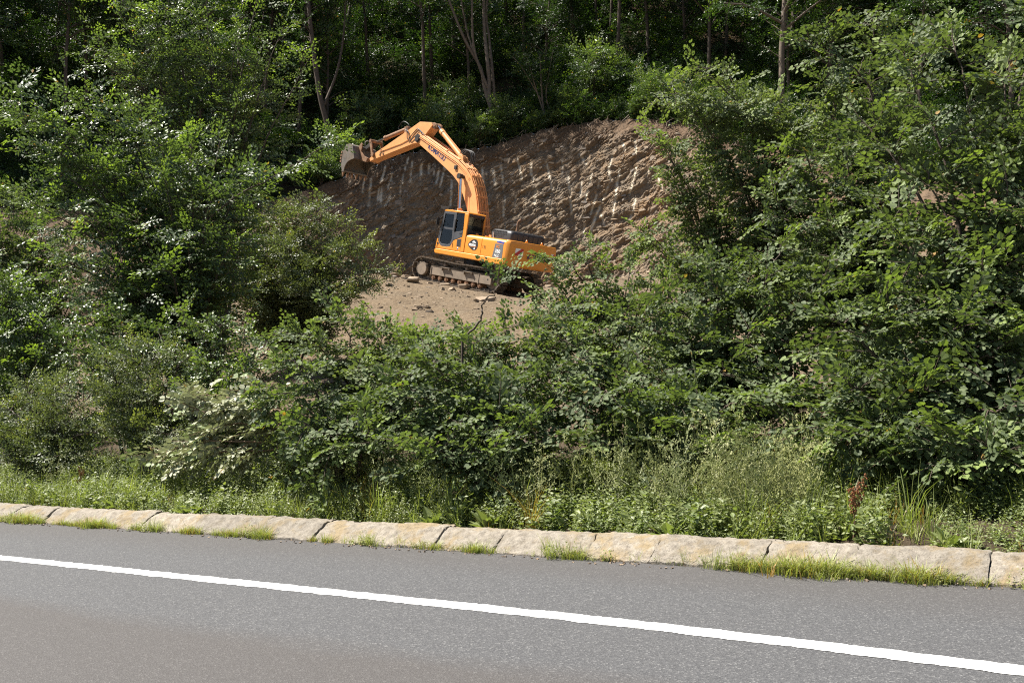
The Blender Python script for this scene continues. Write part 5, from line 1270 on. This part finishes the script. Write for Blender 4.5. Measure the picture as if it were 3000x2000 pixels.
for row, px_, d in sorted(spots, key=lambda s: (s[0], s[1])):
    b = hill_point(px_, d); pm = protos[rng.randint(4)]; cnt[row] += 1
    root = empty('forest_tree', loc=tuple(b-np.array([0, 0, .15])))
    s_ = rng.uniform(.85, 1.15); root.scale = (s_*rng.uniform(.9, 1.1), s_*rng.uniform(.9, 1.1), s_); root.rotation_euler = (rng.normal(0, .05), rng.normal(0, .05), rng.uniform(0, 6.28))
    tag(root, 'shaded forest tree on the slope, %s from left in the %s' % (ordn(cnt[row]), rows[row]), 'tree', FG)
    obj('crown', pm[0], None, root); obj('trunk', pm[1], None, root)

# shrubs standing on the edge of the cut
def shrub_proto(seed, h):
    rng = np.random.RandomState(seed); sp = SP['fshrub']; stems = []
    for k in range(7):
        an = rng.uniform(0, 6.28); e = np.array([math.cos(an)*h*.45*rng.rand(), math.sin(an)*h*.45*rng.rand(), h*rng.uniform(.6, 1.05)]); stems.append((path_curve([(0, 0, -.1), tuple(e*.5+np.array([0, 0, .15*h])), tuple(e)], 5), .022, .006, .25))
    items, tubes = grow(rng, stems, sp, 1.0, .7, .3)
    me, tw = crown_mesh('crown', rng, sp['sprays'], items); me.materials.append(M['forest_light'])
    tm = tubes_mesh(tubes, 'stems'); tm.materials.append(M['bark']); return me, tm
sprotos = [shrub_proto(201, 1.5), shrub_proto(202, 2.2), shrub_proto(203, 1.1)]
rng = np.random.RandomState(78)
edge = sorted([(955+i*38+rng.uniform(-16, 16), [.15, 1.0, .4, 2.2, .25, 3.4][i % 6]+rng.uniform(-.1, .3)) for i in range(36)])
for i, (px_, d) in enumerate(edge):
    b = hill_point(px_, d); root = empty('edge_shrub', loc=tuple(b-np.array([0, 0, .1]))); s_ = rng.uniform(.8, 1.35)*(1.25 if d > .6 else .7); root.scale = (s_, s_, s_); root.rotation_euler = (rng.uniform(-.05, .25), 0, rng.uniform(0, 6.28))
    tag(root, 'leafy shrub along the top of the rock face, %s from the left' % ordn(i+1), 'shrub', 'shrubs on the edge of the cut')
    pm = sprotos[rng.randint(3)]; obj('crown', pm[0], None, root); obj('stems', pm[1], None, root)

# undergrowth on the slope: one mass nobody could count
def undergrowth():
    rng = np.random.RandomState(9); T_ = []
    for j in range(6):
        items = []; h = 1.0
        for k in range(46):
            q = rng.normal(size=3); q = q/np.linalg.norm(q)*rng.rand()**.4; q[2] = abs(q[2])
            p = np.array([q[0]*.7, q[1]*.7, .08+q[2]*h]); x = np.array([q[0], q[1], .25+.3*rng.normal()])
            items.append((p, x, np.array([0, 0, .9])+rng.normal(0, .45, 3), rng.uniform(.6, 1.0), rng.uniform(.3, .9) if rng.rand() < .12 else 0))
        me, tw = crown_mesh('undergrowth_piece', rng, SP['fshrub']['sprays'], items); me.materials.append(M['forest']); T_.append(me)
    P = []; S = []
    for i in range(1900):
        u = rng.rand()
        if u < .05: px_ = rng.uniform(940, 2300); d = rng.uniform(-.15, .4); s_ = rng.uniform(.2, .6)
        elif u < .2: px_ = rng.uniform(950, 2300); d = rng.uniform(.2, 2.5); s_ = rng.uniform(.4, 1.0)
        elif u < .62: px_ = rng.uniform(-350, 3350); d = rng.uniform(.4, 10); s_ = rng.uniform(.6, 1.7)
        else: px_ = rng.uniform(-500, 3500); d = rng.uniform(9, 30); s_ = rng.uniform(1.2, 2.8)
        if 1000 < px_ < 1200 and d < 1: continue
        P.append(hill_point(px_, d)); S.append(s_)
    n = len(P); rot = np.zeros((n, 3)); rot[:, 2] = rng.uniform(0, 6.28, n)
    gn_stuff('undergrowth', T_, np.array(P), rot, S, rng.randint(0, 6, n), 'shaded leafy undergrowth covering the wooded slope above the rock face', 'undergrowth')
    # roots and dead sticks hanging over the edge
    tubes = []
    for i in range(150):
        px_ = rng.uniform(960, 2250); T = cl_top(np.array([px_]))[0]; p = T+np.array([0, -.3, rng.uniform(-.2, .25)]); n = 6; l = rng.uniform(.4, 1.8)
        pts = [p]
        d = np.array([rng.normal(0, .5), -rng.uniform(.05, .5), -rng.uniform(.3, 1)])
        for k in range(n): d = unit(d+rng.normal(0, .35, 3)+np.array([0, -.02, -.15])); pts.append(pts[-1]+d*l/n)
        tubes.append((np.array(pts), np.linspace(rng.uniform(.008, .022), .004, n+1), 4))
    o = obj('exposed_roots', tubes_mesh(tubes, 'exposed_roots'), M['bark_light']); tag(o, 'thin exposed roots hanging over the top edge of the rock face', 'roots', kind='stuff')
undergrowth()
# ------------------------------------------------------------------ verge: grass and weeds
def blades(rng, n, h, spread, w, lean=.5, seg=3):
    """grass tuft: returns verts, tris, prog"""
    Vs = []; Ts = []; b = 0
    for i in range(n):
        a = rng.uniform(0, 6.28); o = np.array([math.cos(a), math.sin(a), 0])*spread*rng.rand(); hh = h*rng.uniform(.5, 1.15); ln = lean*rng.uniform(.2, 1.2)
        d = np.array([math.cos(a+rng.normal(0, .6)), math.sin(a+rng.normal(0, .6)), 0]); sd = np.array([-d[1], d[0], 0])*w*rng.uniform(.7, 1.3)
        pts = [o+d*ln*hh*t*t+np.array([0, 0, hh*t*(1-.25*ln*t)]) for t in np.linspace(0, 1, seg+1)]
        V = []
        for k, p in enumerate(pts[:-1]): f = 1-.75*(k/seg)**1.5; V += [p-sd*f*.5, p+sd*f*.5]
        V.append(pts[-1])
        T = []
        for k in range(seg-1): T += [(2*k, 2*k+1, 2*k+3), (2*k, 2*k+3, 2*k+2)]
        T.append((2*seg-2, 2*seg-1, 2*seg))
        Vs.append(np.array(V)); Ts.append(np.array(T)+b); b += len(V)
    return np.concatenate(Vs), np.concatenate(Ts)
def leafy(rng, nstem, h, spread, leaf, kind='simple', per=9, up=.8):
    """herb with leafy stems"""
    pos = []; dr = []; nm = []; sz = []
    for i in range(nstem):
        a = rng.uniform(0, 6.28); tip = np.array([math.cos(a)*spread*rng.rand(), math.sin(a)*spread*rng.rand(), h*rng.uniform(.6, 1.1)]); o = tip*np.array([.3, .3, 0])
        for k in range(per):
            t = (k+.5)/per; p = o+(tip-o)*t; b = rng.uniform(0, 6.28)
            q = np.array([math.cos(b), math.sin(b), rng.uniform(-.2, up)]); pos.append(p); dr.append(q); nm.append(np.array([0, 0, 1])+rng.normal(0, .45, 3)); sz.append(leaf*rng.uniform(.6, 1.2)*(1.15-.5*t))
    return leaf_verts(kind, np.array(pos), np.array(dr), np.array(nm), np.array(sz))
def wiry(rng, nst, h, spread):
    """tall branching stalks with small buds"""
    acc = Acc()
    def stick(p0, p1, w):
        d = p1-p0; s1 = unit(np.cross(d, np.array([.3, 1, .2])))*w; s2 = unit(np.cross(d, s1))*w
        acc.add([p0-s1, p0+s1*.5+s2, p0+s1*.5-s2, p1], [(0,1,3),(1,2,3),(2,0,3)])
    for i in range(nst):
        a = rng.uniform(0, 6.28); hh = h*rng.uniform(.6, 1.1)
        tip = np.array([math.cos(a)*spread*rng.rand(), math.sin(a)*spread*rng.rand(), hh]); o = tip*np.array([.15, .15, 0])
        pts = [o+(tip-o)*t+rng.normal(0, .012, 3) for t in np.linspace(0, 1, 6)]
        for k in range(5): stick(pts[k], pts[k+1]+(pts[k+1]-pts[k])*.08, .0032*(1-.12*k))
        for k in range(7):
            t = rng.uniform(.3, 1.); p = o+(tip-o)*t; b = rng.uniform(0, 6.28); l = .32*h*rng.uniform(.3, .9)*(1.2-t*.6)
            e = p+unit(np.array([math.cos(b), math.sin(b), rng.uniform(.4, 1.3)]))*l; stick(p, e, .0022)
            for m_ in range(5):
                q = p+(e-p)*rng.uniform(.25, 1.05)+rng.normal(0, .008, 3); s_ = rng.uniform(.005, .010)
                acc.add(q+np.array([(0,0,s_),(s_,0,-s_*.4),(-s_*.5,s_*.8,-s_*.4),(-s_*.5,-s_*.8,-s_*.4)]), [(0,1,2),(0,2,3),(0,3,1),(1,3,2)])
    return np.concatenate(acc.V), np.concatenate(acc.T)
def scatter(name, mat, rng, tmpl, places, label, cat, young=(0, .3), brown=0.0, variants=3):
    """places: list of (pos, scale)"""
    T_ = []
    for V, T in tmpl:
        for k in range(variants):
            c = np.zeros((len(V), 4)); c[:, 3] = 1
            c[:, 0] = np.clip((k+.5)/variants*.6+rng.rand(len(V))*.4, 0, 1); c[:, 1] = rng.uniform(young[0], young[1]); c[:, 2] = (rng.rand() < brown)*rng.uniform(.3, .9)
            me = np_mesh(name+'_piece', V, T, c); me.materials.append(mat); T_.append(me)
    n = len(places)
    rot = np.zeros((n, 3)); rot[:, 2] = rng.uniform(0, 6.28, n); rot[:, :2] = rng.normal(0, .08, (n, 2))
    return gn_stuff(name, T_, np.array([p[0] for p in places]), rot, [p[1] for p in places], rng.randint(0, len(T_), n), label, cat)
def vp(r, v):
    p = RW(r, v, 0.0); p = np.array(p); p[2] = float(zg(p[0], p[1])) if v > KERB_B-.02 else p[2]; return p
def px_of(p): return 1500+PXF*p[0]/p[1]
def build_verge():
    rng = np.random.RandomState(123)
    tg = [blades(rng, 16, .22, .06, .006, .8) for _ in range(5)]; tgs = [blades(rng, 13, .11, .055, .005, .9, 2) for _ in range(5)]
    tall = [blades(rng, 18, .48, .08, .007, .7) for _ in range(5)]
    clover = [leafy(rng, 7, .16, .14, .030, 'simple', 7) for _ in range(5)]
    herb = [leafy(rng, 6, .34, .16, .050, 'simple', 9) for _ in range(5)]
    feather = [leafy(rng, 9, .40, .14, .034, 'simple', 22, 1.2) for _ in range(4)]
    broad = [leafy(rng, 5, .30, .15, .085, 'oval', 6) for _ in range(4)]
    wir = [wiry(rng, 5, .62, .26) for _ in range(4)]
    rr = lambda: rng.uniform(-19, 7.5)
    # density falls off away from kerb, more under open sky
    def many(n, v0, v1, s0, s1, cond=None):
        out = []
        while len(out) < n:
            r = rr(); v = v0+(v1-v0)*rng.rand()**1.2
            if cond and not cond(r, v): continue
            out.append((vp(r, v), rng.uniform(s0, s1)))
        return out
    patch = lambda f, th, sd: (lambda r, v: vnoise(r*f, v*f*1.5, sd) > th)
    scatter('verge_grass', M['grass'], rng, tg+tall[:2], many(2600, KERB_B+.10, 11.0, .6, 1.25, patch(.8, -.15, 3.)), 'green grass tufts growing on the verge behind the kerb', 'grass', (0, .45), .05)
    scatter('clover', M['weed'], rng, clover, many(3800, KERB_B+.06, 10.8, .7, 1.4, patch(.9, -.3, 9.)), 'low small-leaved ground cover spread over the verge', 'ground cover', (0, .35), .01)
    scatter('herbs', M['weed'], rng, herb+broad, many(3600, KERB_B+.14, 11.4, .6, 1.25, patch(.7, -.3, 5.)), 'leafy green herbs crowding the verge in front of the hedge', 'weeds', (0, .3), .02)
    # tall wiry stalks, mostly right of the middle
    def wcond(r, v):
        p = RW(r, v, 0); x = px_of(p); return (1850 < x < 2380 and rng.rand() < .95) or (1480 < x < 2420 and rng.rand() < .4) or (1050 < x < 1480 and rng.rand() < .25) or rng.rand() < .05
    scatter('wiry_weeds', M['weed'], rng, wir, many(130, KERB_B+.35, 9.6, .9, 1.5, wcond), 'tall wiry yellow-green stalks with tiny buds, right of the middle of the verge', 'weeds', (.35, .9), .0)
    def fcond(r, v):
        x = px_of(RW(r, v, 0)); return (640 < x < 1200) or x < 120 or (2050 < x < 2350)
    scatter('feathery_weeds', M['weed'], rng, feather, many(260, KERB_B+.12, 9.6, .6, 1.1, fcond), 'feathery grey-green weeds standing on the verge left of the middle', 'weeds', (.1, .5), .0)
    # gutter grass at the foot of the kerb
    def gcond(r, v): return vnoise(r*1.6, 2.0, 1.0)+.5*vnoise(r*5, 1., 4.) > -.2
    gp = []
    while len(gp) < 3000:
        r = rng.uniform(-19, 7.5); q = .55*vnoise(r*.9, 2.0, 1.0)+.6*vnoise(r*3.1, 1., 4.)+.35*vnoise(r*9, 5., 4.)
        if q > rng.uniform(-.45, .45): gp.append((RW(r, KERB_F-abs(rng.normal(0, .045))*(.6+q)+.035, 0.0), max(.25, .75+.7*q)*rng.uniform(.5, 1.25)))
    scatter('gutter_grass', M['grass'], rng, tgs, gp, 'short yellow-green grass growing along the foot of the kerb', 'grass', (.15, .7), .04)
    gp = [(RW(c+rng.normal(0, .12), KERB_F-abs(rng.normal(0, .05))+.02, 0.0), rng.uniform(.5, 1.0)) for c in (-13.5, -10.3, -8.6, -6.9, -4.6, -3.0, -2.1, -.75, 0.35, 1.0, 2.3) for _ in range(14)]
    gp += [(RW(rng.uniform(-17, 7), KERB_F-abs(rng.normal(0, .04))+.03, 0.0), rng.uniform(.35, .8)) for _ in range(170)]
    scatter('gutter_weeds', M['weed'], rng, clover+tg, gp, 'small leafy weeds sprouting in clumps from the gutter and kerb joints', 'weeds', (.3, .8), .06)
    # dry tufts
    def dcond(r, v):
        x = px_of(RW(r, v, 0)); return 1490 < x < 1580 or 1040 < x < 1090
    scatter('dry_grass', M['grass'], rng, tg+tall, many(40, KERB_B+.2, 8.9, .8, 1.1, dcond), 'dry straw-brown grass tufts at the front of the verge below the hedge centre', 'grass', (.2, .5), .95)
    # single rosette plants
    def rosette(px_, v, s, lab, seed):
        r0 = np.random.RandomState(seed); a = (px_-1500)/PXF; Y = v/(.564*a+.826); x = a*Y; p = np.array([x, Y, float(zg(x, Y))])
        n = 16; an = np.arange(n)*2.4+r0.normal(0, .2, n); el = r0.uniform(.25, 1.1, n)
        d = np.stack([np.cos(an)*np.cos(el), np.sin(an)*np.cos(el), np.sin(el)], -1); nm = np.stack([-np.cos(an)*np.sin(el), -np.sin(an)*np.sin(el), np.cos(el)], -1)
        V, T = leaf_verts('oval', np.zeros((n, 3))+d*.03, d, nm, s*r0.uniform(.7, 1.1, n))
        c = np.tile((.4, .15, 0, 1.), (len(V), 1)); c[:, 0] = np.repeat(r0.rand(n), 6)
        root = empty('rosette_plant', loc=tuple(p)); tag(root, lab, 'plant', 'broad-leaved rosettes behind the kerb')
        obj('leaves', np_mesh('leaves', V, T, c), M['weed'], root)
        st = np.array([(0, 0, -.03), (0, 0, .05)]); obj('root_crown', tubes_mesh([(np.array([(0, 0, -.04), (0, 0, .0), (0, 0, .06)]), np.array([.012, .012, .006]), 5)], 'root_crown'), M['twig'], root)
    rosette(1270, 8.02, .26, 'broad-leaved rosette hanging over the kerb below the central bush', 1)
    rosette(1960, 8.05, .24, 'broad-leaved rosette behind the kerb below the wiry stalks', 2)
    rosette(330, 8.05, .26, 'leafy rosette behind the kerb at the lower left', 3)
    rosette(560, 8.0, .26, 'spreading rosette lying over the kerb edge left of the middle', 4)
    rosette(2790, 8.1, .20, 'dark leafy rosette behind the kerb near the right edge', 5)
    rosette(1430, 8.06, .24, 'strap-leaved rosette left of the dry grass tuft', 6)
    # dock with a brown seed stalk
    def dock(px_, v, h, lab, seed):
        r0 = np.random.RandomState(seed); a = (px_-1500)/PXF; Y = v/(.564*a+.826); x = a*Y; p = np.array([x, Y, float(zg(x, Y))])
        root = empty('dock_plant', loc=tuple(p)); tag(root, lab, 'plant')
        pts = np.array([(0, 0, -.03), (.01, 0, h*.4), (-.01, .01, h*.75), (.02, 0, h)]); tb = [(path_curve([tuple(q) for q in pts], 4), np.linspace(.007, .003, 13), 5)]
        acc = Acc()
        for k in range(5):
            t = r0.uniform(.4, .9); b = r0.uniform(0, 6.28); q = np.array([0, 0, h*t]); e = q+np.array([math.cos(b)*.09, math.sin(b)*.09, .16]); tb.append((np.array([q, (q+e)/2, e]), np.array([.003, .003, .002]), 4))
            for m_ in range(26):
                c = q+(e-q)*r0.uniform(.1, 1.05)+r0.normal(0, .010, 3); s_ = r0.uniform(.006, .012); acc.add(c+np.array([(0,0,s_),(s_,0,0),(-s_*.5,s_*.8,0),(-s_*.5,-s_*.8,0),(0,0,-s_)]), [(0,1,2),(0,2,3),(0,3,1),(4,2,1),(4,3,2),(4,1,3)])
        for m_ in range(70):
            c = np.array([0, 0, h*r0.uniform(.5, 1.02)])+r0.normal(0, .012, 3); s_ = r0.uniform(.006, .013); acc.add(c+np.array([(0,0,s_),(s_,0,0),(-s_*.5,s_*.8,0),(-s_*.5,-s_*.8,0),(0,0,-s_)]), [(0,1,2),(0,2,3),(0,3,1),(4,2,1),(4,3,2),(4,1,3)])
        obj('stalk', tubes_mesh(tb, 'stalk'), M['twig'], root); obj('seed_heads', acc.mesh('seed_heads'), plain('brown_seed', (.20, .075, .025), .8, var=.3), root)
    dock(2500, 8.25, .42, 'dried rust-brown seed stalk standing in the weeds near the right', 11)
    dock(240, 8.5, .40, 'reddish-brown seed stalk among the weeds at the lower left', 12)
build_verge()
